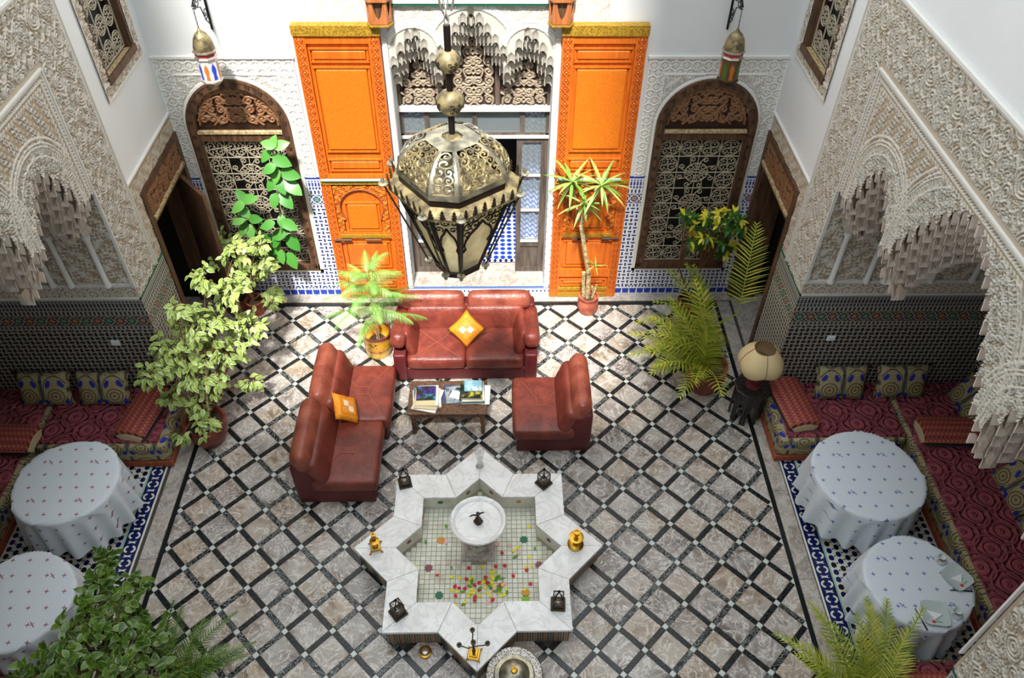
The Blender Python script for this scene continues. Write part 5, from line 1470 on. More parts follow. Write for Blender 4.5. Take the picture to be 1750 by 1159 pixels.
for (px, py), lb in (((1606, 958), 'cup'), ((1633, 1050), 'cup')):
    x, y = flat(px, py); w_ = 'farther' if py < 1000 else 'nearer'
    o = empty('saucer', (x, y, TT), 0, 'small white saucer on the laid table under the %s teacup' % w_, 'saucer', 'saucers')
    m = MB(); m.lathe([(.03, 0), (.035, .003), (.058, .012), (.056, .014), (.03, .006), (0, .006)], 24); m.build('saucer_body', 'porcelain', o, smooth=True)
    o = empty('teacup', (x+.008, y+.008, TT+.0065), 0, 'white teacup with a red pattern on its saucer, %s on the laid table' % w_, 'cup', 'teacups')
    m = MB(); m.lathe([(.018, 0), (.02, .004), (.033, .03), (.038, .052), (.035, .052), (.03, .03), (.015, .008), (0, .008)], 24); m.build('cup_body', 'porcelain', o, smooth=True)
    m = MB(); m.lathe([(.0345, .028), (.0385, .046)], 24, cap=False); m.build('red_band', 'petal_red', o)
    m = MB(); m.tube([(-.034, -.012, .042), (-.055, -.02, .036), (-.052, -.02, .018), (-.03, -.01, .014)], .004, 6); m.build('cup_handle', 'porcelain', o, smooth=True)
for a, b, lb, nm in (((1623, 1009), (1662, 1011), 'dark-handled table knife beside the farther plate', 'table_knife'), ((1563, 1040), (1585, 1078), 'table knife to the left of the nearer plate', 'table_knife'), ((1612, 1040), (1621, 1072), 'small fork to the right of the nearer plate', 'table_fork')):
    p0, p1 = at(*a, TT), at(*b, TT); L = (p1-p0).length; o = empty(nm, (p0.x, p0.y, TT), atan2(p1.y-p0.y, p1.x-p0.x), lb, 'knife' if 'knife' in nm else 'fork')
    m = MB(); m.rbox((L*.3, 0, .004), (L*.3, .006, .0015), .0014)
    if 'fork' in nm:
        m = MB(); m.rbox((L*.42, 0, .004), (L*.16, .003, .0015), .0014)
        for k in (-1, 0, 1): m.box(0, L*.26, k*.006-.0015, k*.006+.0015, .0025, .0045)
        m.box(L*.2, L*.28, -.0075, .0075, .0025, .0045)
    m.build('blade' if 'knife' in nm else 'tines', 'steel', o); m = MB(); m.rbox((L*.8, 0, .005), (L*.2, .007, .004), .003); m.build('handle', 'dark_metal', o)
# light switches
for sgn, px, py in ((1, 1419, 575), (-1, 188, 577)):
    x = 4.31 if sgn > 0 else -4.27
    o = empty('wall_socket', (x, AY1-.02, 1.22), 0, 'white plastic wall switch on the %s alcove mosaic' % ('right' if sgn > 0 else 'left'), 'switch')
    m = MB(); m.rbox((0, .008, 0), (.05, .01, .04), .006); m.build('plate', 'white_plastic', o); m = MB(); m.rbox((-.02, -.004, 0), (.018, .006, .025), .003); m.rbox((.02, -.004, 0), (.018, .006, .025), .003); m.build('rocker', 'white_plastic', o)
# lamp and inlaid table
it = empty('inlaid_side_table', (3.47, 6.62, 0), 0, 'octagonal side table inlaid with bone, under the fringed lamp', 'table')
mb = MB(); mb.lathe([(.19, .53), (.235, .54), (.235, .56), (.22, .565), (0, .565)], 8, a0=pi/8); mb.build('tabletop', 'inlay', it)
for k in range(8):
    a = k*pi/4; m = MB(); wv = .066
    P = [(-wv*1.05, 0), (-wv*.62, 0), (-wv*.6, .24), (-wv*.3, .32), (0, .36), (wv*.3, .32), (wv*.6, .24), (wv*.62, 0), (wv*1.05, 0), (wv*1.2, .53), (-wv*1.2, .53)]
    P = [(x*(1+.0*y), y) for x, y in P]
    M_ = RZ(a) @ T(0, -.185, 0) @ RX(pi/2); nn = len(P)
    lft = [P[0], P[1], P[2], P[3], P[4], (0, .53), P[10]]; rgt = [P[8], P[9], (0, .53), P[4], P[5], P[6], P[7]]
    m.prism(lft, -.008, .008, M=M_); m.prism(rgt, -.008, .008, M=M_); m.build('arched_side', 'inlay', it)
tl = empty('table_lamp', (3.47, 6.62, .566), 0, 'table lamp with a scalloped cream shade on the inlaid table', 'lamp')
mb = MB(); mb.lathe([(.09, 0), (.1, .015), (.07, .03), (.05, .05), (.085, .10), (.09, .14), (.05, .19), (.02, .25), (.015, .44)], 18, radial=lambda a, j: 1+.03*cos(8*a)); mb.build('lamp_base', 'maroon_cloth', tl, smooth=True)
nn = 32; prof = [(.26, .34), (.285, .39), (.275, .47), (.225, .56), (.15, .63), (.125, .655)]
mb = MB(); vs = [((r*(1+.05*abs(sin(4*2*pi*i/nn/1.0)) if z < .6 else r))*1.0*0+r*(1-.10*(1-abs(sin(4*pi*i/nn*1.0)))*(1 if z < .6 else .6))*cos(2*pi*i/nn), r*(1-.10*(1-abs(sin(4*pi*i/nn)))*(1 if z < .6 else .6))*sin(2*pi*i/nn), z+(.018*cos(8*pi*i/nn*1.0) if z < .35 else 0)) for r, z in prof for i in range(nn)]
fs = [(j*nn+i, j*nn+(i+1) % nn, (j+1)*nn+(i+1) % nn, (j+1)*nn+i) for j in range(len(prof)-1) for i in range(nn)]; mb.add(vs, fs); mb.build('lamp_shade', 'lamp_shade', tl, smooth='all')
mb = MB()
for k in range(4):
    i = k*8; mb.tube([tuple(Vector(vs[j*nn+i])*1.004) for j in range(len(prof))], .004, 4)
    i = k*8+4; 
mb.tube([vs[i] for i in range(nn)], .005, 4, closed=True); mb.tube([vs[(len(prof)-1)*nn+i] for i in range(nn)], .005, 4, closed=True); mb.build('shade_piping', 'shade_rib', tl)
mb = MB(); mb.lathe([(.0, .43), (.028, .46), (.03, .50), (0, .53)], 12); mb.build('bulb', 'white_plastic', tl, smooth=True)

# =================================================================== PLANTS
def aty(px, py, y):
    c_ = Vector(((px-875)/F_PX, (py-579.5)/F_PX, 1.0)); d_ = rr*c_.x + dd*c_.y + fw*c_.z
    return Vector((.285, 0, 8))+d_*(y/d_.y)
def leaf_geo(L, Wd, bend=.25, fold=.18, n=4, tip=1.6, wav=0):
    vs = []; at_ = []; fs = []
    for i in range(n+1):
        t = i/n; w = Wd*sin(pi*min(1, t**.8*.97+.03))**.8*(1 if i < n else .05)/2; z = -bend*L*t*t
        for s in (-1, 0, 1):
            vs.append((s*w, L*t, z+abs(s)*w*fold)); at_.append(abs(s)*.8 if 0 < i < n else .6)
    for i in range(n):
        for k in (0, 1): a = i*3+k; fs.append((a, a+1, a+4, a+3))
    return vs, fs, at_
def leaf_mesh(name, m, *a, **k):
    vs, fs, at_ = leaf_geo(*a, **k); mb = MB(); mb.add(vs, fs); return mb.mesh(name, m, smooth='all', attr=('edge', at_))
def orient(p, d, rollr=0.0, s=1.0, up=(0, 0, 1)):
    """leaf pointing along d with its face up"""
    d = Vector(d).normalized(); up = Vector(up); x = d.cross(up)
    if x.length < .05: x = Vector((1, 0, 0))
    x.normalize(); z = x.cross(d); Mr = Matrix.Rotation(rollr, 4, d)
    return T(*p) @ Mr @ basis((0, 0, 0), x*s, d*s, z*s)
def pot(parent, m, prof, n=28, soil=None):
    mb = MB(); mb.lathe(prof, n); mb.build('pot', m, parent, smooth=True)
    if soil: mb = MB(); mb.lathe([(soil[0], 0), (soil[0]*.6, .012), (0, .015)], 18, (0, 0, soil[1])); mb.build('soil', 'soil', parent, smooth=True)
POTP = lambda R, H: [(R*.62, 0), (R*.7, .01), (R*.95, H*.45), (R*1.0, H*.72), (R*.93, H*.88), (R*.98, H*.93), (R*1.0, H), (R*.9, H), (R*.86, H*.85), (R*.8, H*.78)]
def leafy(root, blobs, base, nleaf, LM, lm_name, seed, stem_mat='stem_brown', droop=.5, limit=300, size=(.8, 1.25), matl=None, geo=None):
    rg = random.Random(seed); mb = MB(); o = root.location
    leaves = []
    tot = sum(b[3]**2 for b in blobs)
    for (bx_, by_, bz_, br) in blobs:
        c = Vector((bx_, by_, bz_)); mid = (Vector(base)+c)/2+Vector((rg.uniform(-.05, .05), rg.uniform(-.05, .05), .12))
        mb.tube([tuple(Vector(base)-o), tuple(mid-o), tuple(c-o)], [.016, .012, .006], 5)
        k = int(nleaf*br*br/tot)
        twigs = []
        for q in range(max(3, k//9)):
            d = Vector((rg.gauss(0, 1), rg.gauss(0, 1), rg.gauss(.15, .8))).normalized(); e = c+d*br*rg.uniform(.55, 1.0); twigs.append((c, e, d))
            mb.tube([tuple(c-o), tuple((c+e)/2-o+Vector((0, 0, .03))), tuple(e-o)], [.005, .004, .0025], 3)
        for q in range(k):
            c0, e, d = rg.choice(twigs); t = rg.uniform(.45, 1.05); p = c0.lerp(e, t)+Vector((rg.gauss(0, .02), rg.gauss(0, .02), rg.gauss(0, .015)))
            ld = (d*.6+Vector((rg.gauss(0, .7), rg.gauss(0, .7), rg.gauss(-droop, .35)))).normalized()
            leaves.append((p, ld, rg.uniform(-.6, .6), rg.uniform(*size)))
    mb.build('stems', stem_mat, root, smooth=True)
    leaves.sort(key=lambda q: -q[0].z)
    stuff = MB(); at_ = []
    for i, (p, ld, rl, s) in enumerate(leaves):
        M = orient(p-o, ld, rl, s, (0, -.45, 1))
        if i < limit: inst('leaf', LM, root, M)
        else: stuff.add(geo[0], geo[1], M); at_ += geo[2]
    if stuff.v: stuff.build('leaf_mass', matl, root, smooth='all', kind='stuff', attr=('edge', at_))

# big variegated plant, left
fic_g = leaf_geo(.095, .045, .3, .25); FIC = leaf_mesh('leaf', 'ficus_leaf', .095, .045, .3, .25)
r_ = empty('potted_weeping_fig', (-3.32, 6.30, 0), 0, 'large potted fig with cream-edged leaves beside the end of the left banquette', 'plant')
pot(r_, 'red_pot', POTP(.25, .36), soil=(.21, .29))
def B(px, py, y, r): p = aty(px, py, y); return (p.x, p.y, p.z, r)
bl = [B(345, 560, 6.9, .33), B(395, 500, 7.3, .26), B(300, 600, 6.6, .30), B(330, 640, 6.5, .28), B(262, 640, 6.25, .17), B(425, 560, 7.25, .24), B(385, 600, 6.9, .25), B(350, 480, 7.2, .20), B(290, 680, 6.3, .16), B(375, 650, 6.6, .2), B(345, 690, 6.35, .17), B(430, 650, 6.85, .15), B(400, 430, 7.7, .2), B(350, 725, 6.2, .18), B(300, 530, 6.8, .16), B(310, 745, 6.05, .12)]
leafy(r_, bl, (-3.32, 6.32, .34), 2300, FIC, 'leaf', 5, matl='ficus_leaf', geo=fic_g, droop=.55)
mb = MB(); mb.tube([(0, .03, .3), (-.03, .12, .7), (.02, .3, 1.05), (.05, .5, 1.3)], [.025, .022, .018, .012], 7); mb.tube([(.05, 0, .3), (.1, .1, .75), (.14, .28, 1.1)], [.018, .014, .01], 6); mb.build('trunk', 'bark', r_, smooth=True)
mb = MB(); mb.rbox((.02, -.10, .36), (.07, .05, .05), .04, noise=.008, sd=3); mb.build('stone', 'plaster_trim', r_, smooth=True)
# smaller pot in the back left corner
r_ = empty('potted_fig_shrub', (-3.22, 8.62, 0), 0, 'cream-edged leafy plant in a small terracotta pot in the back left corner', 'plant')
pot(r_, 'terracotta', [(.09, 0), (.13, .22), (.14, .23), (.145, .26), (.125, .26), (.12, .2)], soil=(.12, .2))
bl = [B(420, 470, 8.6, .2), B(450, 455, 8.55, .16), B(400, 420, 8.7, .18), B(440, 420, 8.6, .15), B(465, 510, 8.4, .16), B(375, 455, 8.5, .16), B(380, 400, 8.8, .1)]
leafy(r_, bl, (-3.22, 8.62, .25), 800, FIC, 'leaf', 8, matl='ficus_leaf', geo=fic_g, droop=.5)
# rubber plant climbing past the window
RUB = leaf_mesh('leaf', 'rubber_leaf', .225, .145, .2, .1, n=7)
r_ = empty('rubber_plant', (-3.48, 8.70, 0), 0, 'tall rubber plant with big glossy leaves in front of the left arched window', 'plant')
pot(r_, 'terracotta', [(.10, 0), (.14, .2), (.15, .24), (.13, .24), (.12, .2)], soil=(.12, .2))
P_ = [aty(470, 455, 8.72), aty(482, 400, 8.75), aty(475, 330, 8.78), aty(465, 250, 8.8)]; o_ = r_.location
P2_ = [aty(465, 455, 8.7), aty(440, 400, 8.72), aty(410, 345, 8.75)]
mb = MB(); mb.tube([(0, 0, .2)]+[tuple(p-o_) for p in P_], [.018, .016, .014, .011, .008], 6); mb.tube([(0, 0, .2)]+[tuple(p-o_) for p in P2_], [.014, .012, .01, .006], 6); mb.build('stem', 'stem_green', r_, smooth=True)
rg = random.Random(4)
for px, py, a in [(455, 246, 160), (482, 247, 20), (466, 242, 80), (452, 268, 215), (480, 275, -20), (457, 290, 200), (470, 300, -95), (495, 298, -15), (462, 318, 230), (480, 318, -60), (500, 320, -30), (468, 345, -100), (488, 342, -50), (495, 385, -10), (482, 382, -80), (500, 415, -60), (455, 385, 190), (410, 333, 120), (428, 340, 30), (405, 355, 215), (420, 365, -30), (405, 378, 200), (438, 375, 10), (415, 392, 230), (428, 398, -80), (450, 410, 200), (470, 415, -110), (480, 440, -90), (462, 432, 220), (498, 445, -60), (440, 430, 170), (478, 400, 40)]:
    p = aty(px, py, 8.72+rg.uniform(-.06, .08)); an = radians(a+rg.uniform(-10, 10)); ln = Vector((cos(an), -.25+.5*sin(an)+rg.uniform(-.15, .1), sin(an)*.8-.1))
    q = p-ln.normalized()*.12; inst('leaf', RUB, r_, orient(q-o_, ln, rg.uniform(-.3, .3), rg.uniform(.85, 1.2), (0, -.9, .9)))

# feathery potted plant
def frond(mb, base, d, L, wl, n, seed, droop=.55, thick=.004, lw=.014, ang=1.05, nseg=3, tip=.5, v=.25, hang=.25):
    rg = random.Random(seed); d = Vector(d).normalized(); p = Vector(base); pts = [p.copy()]; dirs = [d.copy()]; st = L/n; dc_ = d.copy()
    for i in range(n):
        dc_ = (dc_+Vector((0, 0, -droop/n*(.4+1.2*i/n)))).normalized(); p = p+dc_*st; pts.append(p.copy()); dirs.append(dc_.copy())
    mb.tube([tuple(q) for q in pts[::max(1, n//7)]+[pts[-1]]], thick, 3)
    for i in range(int(n*.12), n+1):
        t = i/n; w = wl*(sin(pi*min(1, .12+t*.82))**.7)*(1-.45*t if tip else 1); dr = dirs[i]; side = dr.cross(Vector((0, 0, 1)))
        if side.length < .05: side = Vector((1, 0, 0))
        side.normalize(); up = side.cross(dr)
        for s in (-1, 1):
            a = ang*(1-.35*t)+rg.uniform(-.08, .08); ld = (dr*cos(a)+side*s*sin(a)+up*v).normalized(); q = pts[i]; vs = []
            wdir = ld.cross(up).normalized()*lw/2; ww = w*rg.uniform(.88, 1.08)
            for k in range(nseg+1):
                u = k/nseg; c = q+ld*ww*u+Vector((0, 0, -hang*ww*u*u)); f_ = (1-u)**.6*(.5+.5*min(1, u*4+.3))
                if k < nseg: vs += [tuple(c-wdir*f_), tuple(c+wdir*f_)]
                else: vs += [tuple(c)]
            fs = [(2*k, 2*k+1, 2*k+3, 2*k+2) for k in range(nseg-1)]+[(2*nseg-2, 2*nseg-1, 2*nseg)]
            mb.add(vs, fs)
r_ = empty('feathery_potted_palm', (-1.37, 7.80, 0), 0, 'feathery bright green plant in a yellow glazed pot left of the back sofa', 'plant'); o_ = r_.location
pot(r_, 'yellow_pot', [(.13, 0), (.16, .01), (.185, .1), (.19, .3), (.185, .36), (.195, .375), (.197, .40), (.178, .40), (.172, .36), (.165, .25)], soil=(.165, .24))
mb = MB(); mb.lathe([(.186, .37), (.197, .378), (.2, .402), (.176, .405), (.174, .38)], 28, cap=False); mb.build('pot_rim', 'red_pot', r_, smooth=True)
mb = MB(); mb.tube([(0, 0, .24), (.01, 0, .6), (-.01, .01, 1.0), (-.02, .02, 1.45)], [.014, .012, .01, .006], 7); mb.tube([(.03, -.01, .24), (.025, 0, .5), (.0, .0, .9)], [.008, .007, .005], 5); mb.build('trunk', 'bark', r_, smooth=True)
rg = random.Random(12)
for k in range(30):
    z = .62+.84*(k/29)**.9; a = k*2.4+rg.uniform(-.3, .3); L = (.72-.34*(k/29))*rg.uniform(.85, 1.1); mb = MB()
    frond(mb, (0, 0, z), (cos(a), sin(a), .45+.5*k/29), L, .16, 60, k, droop=1.0, lw=.0050, ang=1.0, thick=.003, hang=.8, v=.05)
    mb.build('frond', 'fluffy_leaf', r_)
# yucca
r_ = empty('potted_yucca', (1.60, 8.62, 0), 0, 'bare-trunked yucca in a terracotta pot before the right orange door', 'plant'); o_ = r_.location
pot(r_, 'terracotta', [(.10, 0), (.13, .02), (.155, .12), (.15, .2), (.13, .25), (.145, .27), (.145, .30), (.125, .30), (.12, .26)], soil=(.12, .25))
mb = MB(); t1 = aty(993, 385, 8.6)-o_
mb.tube([(-.02, 0, .24), (-.03, 0, .7), tuple(t1)], [.034, .032, .03], 8); mb.tube([(-.07, .02, .24), (-.09, .02, .5), (-.10, .02, .72)], [.028, .026, .03], 7); mb.tube([(.05, 0, .24), (.08, 0, .4), (.10, 0, .5)], [.02, .02, .016], 6); mb.tube([(.07, .02, .24), (.04, .03, .45)], [.016, .014], 6); mb.build('trunk', 'bark', r_, smooth=True)
heads = [aty(978, 312, 8.6)-o_, aty(1028, 318, 8.55)-o_, aty(998, 350, 8.5)-o_, aty(1018, 455, 8.5)-o_]
mb = MB()
for h in heads[:3]: mb.tube([tuple(t1), tuple((t1+h)/2+Vector((0, 0, -.03))), tuple(h)], [.018, .015, .014], 6)
mb.build('branch', 'bark', r_, smooth=True)
SW = leaf_mesh('leaf', 'yucca_leaf', .40, .042, .32, .3, n=6)
for hi, (h, n, s) in enumerate(zip(heads, (22, 22, 16, 9), (1, 1, .85, .45))):
    for k in range(n):
        a = k*2.399+hi; el = .95-1.5*(k/n); dv = Vector((cos(a)*cos(el), sin(a)*cos(el), sin(el))); inst('leaf', SW, r_, orient(h, dv, 0, s*rg.uniform(.8, 1.1)))
# right hand palms
def palm(name, loc, label, m, n, L, seed, potm=None, R=.25, H=.4, lean=(0, 0), wl=.26, lw=.017, z0=.35, el=(.4, 1.35), nl=26, az=None, extra=None):
    r_ = empty(name, loc, 0, label, 'plant'); rg = random.Random(seed)
    if potm: pot(r_, potm, POTP(R, H), soil=(R*.84, H*.8))
    for k in range(n):
        a = (k*2.399 if az is None else rg.uniform(*az)); e_ = rg.uniform(*el); d = Vector((cos(a)*cos(e_)+lean[0], sin(a)*cos(e_)+lean[1], sin(e_))); b = Vector((rg.uniform(-.06, .06), rg.uniform(-.06, .06), z0))
        mb = MB(); frond(mb, b, d, L*rg.uniform(.7, 1.1), wl*rg.uniform(.8, 1.1), nl, seed*100+k, droop=rg.uniform(.6, 1.1), lw=lw, thick=.006, v=.3, hang=.3)
        mb.build('frond', m, r_)
    for (b, d, L2, w2, dr_) in (extra or []):
        mb = MB(); mb.tube([(0, 0, .3), b], .01, 5); frond(mb, b, d, L2, w2, 26, seed*7, droop=dr_, lw=.024, thick=.008, v=.1, hang=.12, ang=1.15); mb.build('frond', m, r_)
    return r_
palm('potted_palm', (3.02, 7.12, 0), 'yellow-green palm in a big red pot beside the fringed lamp', 'palm_leaf', 30, 1.05, 3, 'red_pot', .27, .42, (-.15, .1), wl=.38, lw=.026, nl=17, az=(1.2, 5.2), el=(.55, 1.45))
FB = aty(1262, 535, 7.75)-Vector((3.15, 7.85, 0)); FT = aty(1292, 392, 8.15)-Vector((3.15, 7.85, 0))
palm('tall_leaf_palm', (3.15, 7.85, 0), 'palm with one broad upright frond by the right side door', 'palm_leaf', 12, 1.0, 6, 'red_pot', .2, .32, (-.1, 0), az=(1.6, 4.8), wl=.36, lw=.026, nl=17, extra=[(tuple(FB), tuple(FT-FB), (FT-FB).length*1.05, .44, .06)])
r_ = empty('variegated_umbrella_plant', (3.05, 8.50, 0), 0, 'umbrella plant with yellow and green leaf clusters in front of the right arched window', 'plant'); o_ = r_.location
pot(r_, 'red_pot', POTP(.18, .3), soil=(.15, .24))
SG = leaf_mesh('leaf', 'schefflera_green', .13, .052, .3, .15); SY = leaf_mesh('leaf', 'schefflera_yellow', .12, .048, .3, .15)
rg = random.Random(31); mb = MB(); cl = []
for px, py, n, sx, sy in ((1198, 395, 34, 30, 34), (1258, 378, 16, 17, 22), (1245, 425, 10, 22, 14)):
    for k in range(n): cl.append(aty(px+rg.uniform(-sx, sx), py+rg.uniform(-sy, sy), 8.55+rg.uniform(-.22, .22))-o_)
for i, c in enumerate(cl):
    b = Vector((-.25, 0, .9)) if c.x < -.1 else Vector((.05, 0, .9)); mb.tube([tuple(b), tuple((b+c)/2+Vector((0, 0, .05))), tuple(c)], [.007, .005, .003], 4)
    ax = Vector((rg.gauss(0, .3), -.5+rg.gauss(0, .3), .6)).normalized(); u = ax.orthogonal().normalized(); w = ax.cross(u)
    for k in range(6):
        a = k*pi/3+rg.uniform(-.2, .2); dv = u*cos(a)+w*sin(a)-ax*.15
        inst('leaf', SY if rg.random() < (.62 if i % 2 else .12) else SG, r_, orient(c, dv, 0, rg.uniform(.8, 1.05)))
mb.tube([(0, 0, .22), (-.12, 0, .6), (-.25, 0, .9)], [.016, .013, .01], 6); mb.tube([(.03, 0, .22), (.05, 0, .6), (.05, 0, .9)], [.014, .012, .008], 6); mb.build('stems', 'stem_brown', r_, smooth=True)
# foreground plants
shr_g = leaf_geo(.085, .058, .3, .2); SHR = leaf_mesh('leaf', 'shrub_leaf', .085, .058, .3, .2)
r_ = empty('leafy_shrub', (-3.28, 2.85, 0), 0, 'dark green leafy shrub at the bottom left in front of the round tables', 'plant')
pot(r_, 'red_pot', POTP(.28, .4), soil=(.23, .32))
def B3(px, py, z, r): p = at(px, py, z); return (p.x, p.y, p.z, r)
bl = [B3(190, 960, 1.05, .16), B3(170, 1000, 1.1, .2), B3(215, 1010, 1.1, .2), B3(150, 1050, 1.15, .2), B3(200, 1060, 1.2, .24), B3(240, 1050, 1.0, .18), B3(110, 1090, 1.1, .2), B3(160, 1110, 1.25, .26), B3(225, 1110, 1.15, .24), B3(265, 1100, .95, .17), B3(90, 1140, 1.1, .2), B3(140, 1160, 1.2, .24), B3(210, 1165, 1.2, .24), B3(270, 1155, 1.0, .2), B3(60, 1165, 1.0, .18)]
leafy(r_, bl, (-3.28, 2.9, .36), 1500, SHR, 'leaf', 15, matl='shrub_leaf', geo=shr_g, droop=.2, stem_mat='dark_wood')
palm('dark_palm', (-2.85, 3.0, 0), 'dark green palm leaning over the floor beside the bottom left shrub', 'dark_palm_leaf', 14, 1.0, 9, 'red_pot', .2, .3, (.25, .15), wl=.2, lw=.014, nl=30, el=(.3, 1.1), az=(-.5, 2.2), z0=.3)
palm('corner_palm', (3.72, 2.74, 0), 'green and yellow palm at the bottom right edge of the marble floor', 'palm_leaf', 18, 1.0, 14, 'red_pot', .24, .38, (-.05, .25), wl=.28, lw=.016, nl=26, el=(.5, 1.3), az=(.3, 3.0), z0=.36)

# =================================================================== LANTERNS
LX, LY = 0.0, 4.55
ln = empty('hanging_lantern', (LX, LY, 4.13), 0, 'huge eight-sided pierced metal lantern hanging on a rod over the fountain', 'lantern')
rot = radians(-8)
angs = [radians(a)-pi/2+rot for a in (-15, 15, 75, 105, 165, 195, 255, 285)]
def ring8(R, z): return [Vector((R*cos(a), R*sin(a), z)) for a in angs]
# lower glazed body: panels
rb, rt, zb, ztp = .155, .40, .14, .82
lo, hi = ring8(rb, zb), ring8(rt, ztp)
def panel_pt(k, u, v):
    j = (k+1) % 8; a = lo[k].lerp(hi[k], v); b = lo[j].lerp(hi[j], v); return a.lerp(b, u)
for k in range(8):
    wide = k % 2 == 1
    pn = empty('lantern_panel'); pn.parent = ln
    nrm = (hi[(k+1) % 8]-lo[k]).cross(hi[k]-lo[(k+1) % 8]).normalized()
    if nrm.dot(Vector((hi[k].x, hi[k].y, 0))) < 0: nrm = -nrm
    m = MB(); q = [panel_pt(k, u, v)-nrm*.012 for u, v in ((.02, .03), (.98, .03), (.98, .97), (.02, .97))]; m.add([tuple(x) for x in q], [(0, 1, 2, 3)]); m.build('amber_pane', 'amber_glass', pn)
    m = MB(); w = .018
    for (a, b, c, d) in ((0, .07, 0, 1), (.93, 1, 0, 1), (0, 1, 0, .05), (0, 1, .96, 1)) if wide else ((0, .13, 0, 1), (.87, 1, 0, 1), (0, 1, 0, .05), (0, 1, .96, 1)):
        P = [panel_pt(k, u, v) for u, v in ((a, c), (b, c), (b, d), (a, d))]; Q = [p+nrm*.008 for p in P]
        m.add([tuple(p) for p in P+Q], [(4, 5, 6, 7), (0, 1, 5, 4), (1, 2, 6, 5), (2, 3, 7, 6), (3, 0, 4, 7)])
    # keyhole arch edge and pierced spandrels
    arch = [(.0, 0), (.16, .30), (.1, .45), (.06, .47), (.16, .56), (.2, .66), (.30, .74), (.5, .84)]
    for sg in (0, 1):
        P = [panel_pt(k, (u if sg == 0 else 1-u), v)+nrm*.004 for u, v in ((.07, .42), (.16, .46), (.10, .52), (.14, .60), (.24, .68), (.38, .74), (.5, .82))]; m.tube([tuple(p) for p in P], .009, 4)
    m.build('panel_frame', 'dark_metal', pn)
    m = MB(); rg = random.Random(k)
    nu_ = 5 if wide else 3
    for i in range(nu_):
        for j in range(4):
            u = .1+.8*(i+.5)/nu_; v = .56+.40*(j+.5)/4
            lim = .60+.24*(1-abs(u-.5)*2)**.8
            if v < lim: continue
            cc = spiral(0, 0, .045 if wide else .032, 1.3, rg.uniform(0, 6.28), rg.choice((-1, 1)), 10)
            ex = (panel_pt(k, 1, v)-panel_pt(k, 0, v)).normalized(); ey = nrm.cross(ex); p0 = panel_pt(k, u, v)+nrm*.004
            m.tube([tuple(p0+ex*x+ey*y) for x, y in cc], .0048, 4)
    m.build('pierced_spandrel', 'dark_metal', pn)
# ribs and hanging rods with drop finials
for k in range(8):
    m = MB(); m.tube([tuple(lo[k]*1.0), tuple(hi[k])], .012, 6); m.build('corner_rib', 'dark_metal', ln, smooth=True)
for k in (0, 1, 2, 3, 4, 5, 6, 7):
    a = angs[k]; top = Vector((.475*cos(a), .475*sin(a), .86)); bot = Vector((.215*cos(a), .215*sin(a), .18))
    g = empty('side_rod'); g.parent = ln
    m = MB(); m.tube([tuple(top), tuple(bot)], .007, 6); m.build('rod', 'bronze', g, smooth=True)
    m = MB(); m.lathe([(0, -.05), (.014, -.03), (.006, -.01), (.03, 0), (.03, .008), (.008, .012)], 8, tuple(bot)); m.lathe([(.03, -.01), (.034, 0), (.01, .01), (.016, .025), (0, .055)], 8, tuple(top)); m.build('finial', 'old_brass', g, smooth=True)
# bottom plate and finial
m = MB(); b0 = ring8(rb+.015, zb+.02); b1 = ring8(rb+.01, zb-.02); b2 = ring8(.03, .055)
m.add([tuple(p) for p in b0+b1+b2], [(i, (i+1) % 8, 8+(i+1) % 8, 8+i) for i in range(8)]+[(8+i, 8+(i+1) % 8, 16+(i+1) % 8, 16+i) for i in range(8)]); m.build('bottom_plate', 'dark_metal', ln)
m = MB(); m.lathe([(0, 0), (.012, .012), (.026, .04), (.012, .06), (.02, .07), (.02, .08)], 12); m.build('bottom_finial', 'dark_metal', ln, smooth=True)
# crown plate with crenellated crest
m = MB(); o8, i8 = ring8(.445, ztp+.01), ring8(.36, ztp+.05); o8b = ring8(.44, ztp-.015)
m.add([tuple(p) for p in o8+i8+o8b], [(i, (i+1) % 8, 8+(i+1) % 8, 8+i) for i in range(8)]+[(16+i, 16+(i+1) % 8, (i+1) % 8, i) for i in range(8)]+[(16+i, 8+i, 8+(i+1) % 8, 16+(i+1) % 8) for i in range(8)]); m.build('crown_plate', 'dusty_metal', ln)
sp = MB(); P = [(-.013, 0), (.013, 0), (.018, .018), (.009, .02), (.015, .036), (.007, .038), (.01, .052), (0, .07), (-.01, .052), (-.007, .038), (-.015, .036), (-.009, .02), (-.018, .018)]; sp.prism(P, -.003, .003, M=RX(pi/2)); SPK = sp.mesh('crest_spike', 'bronze')
for k in range(8):
    a, b = o8[k], o8[(k+1) % 8]; n = 6 if k % 2 else 3
    for i in range(n):
        p = a.lerp(b, (i+.5)/n); inst('crest_spike', SPK, ln, T(*p) @ RZ(atan2((b-a).y, (b-a).x)) @ RX(radians(8)) @ SC(1.1, 1, 1.15))
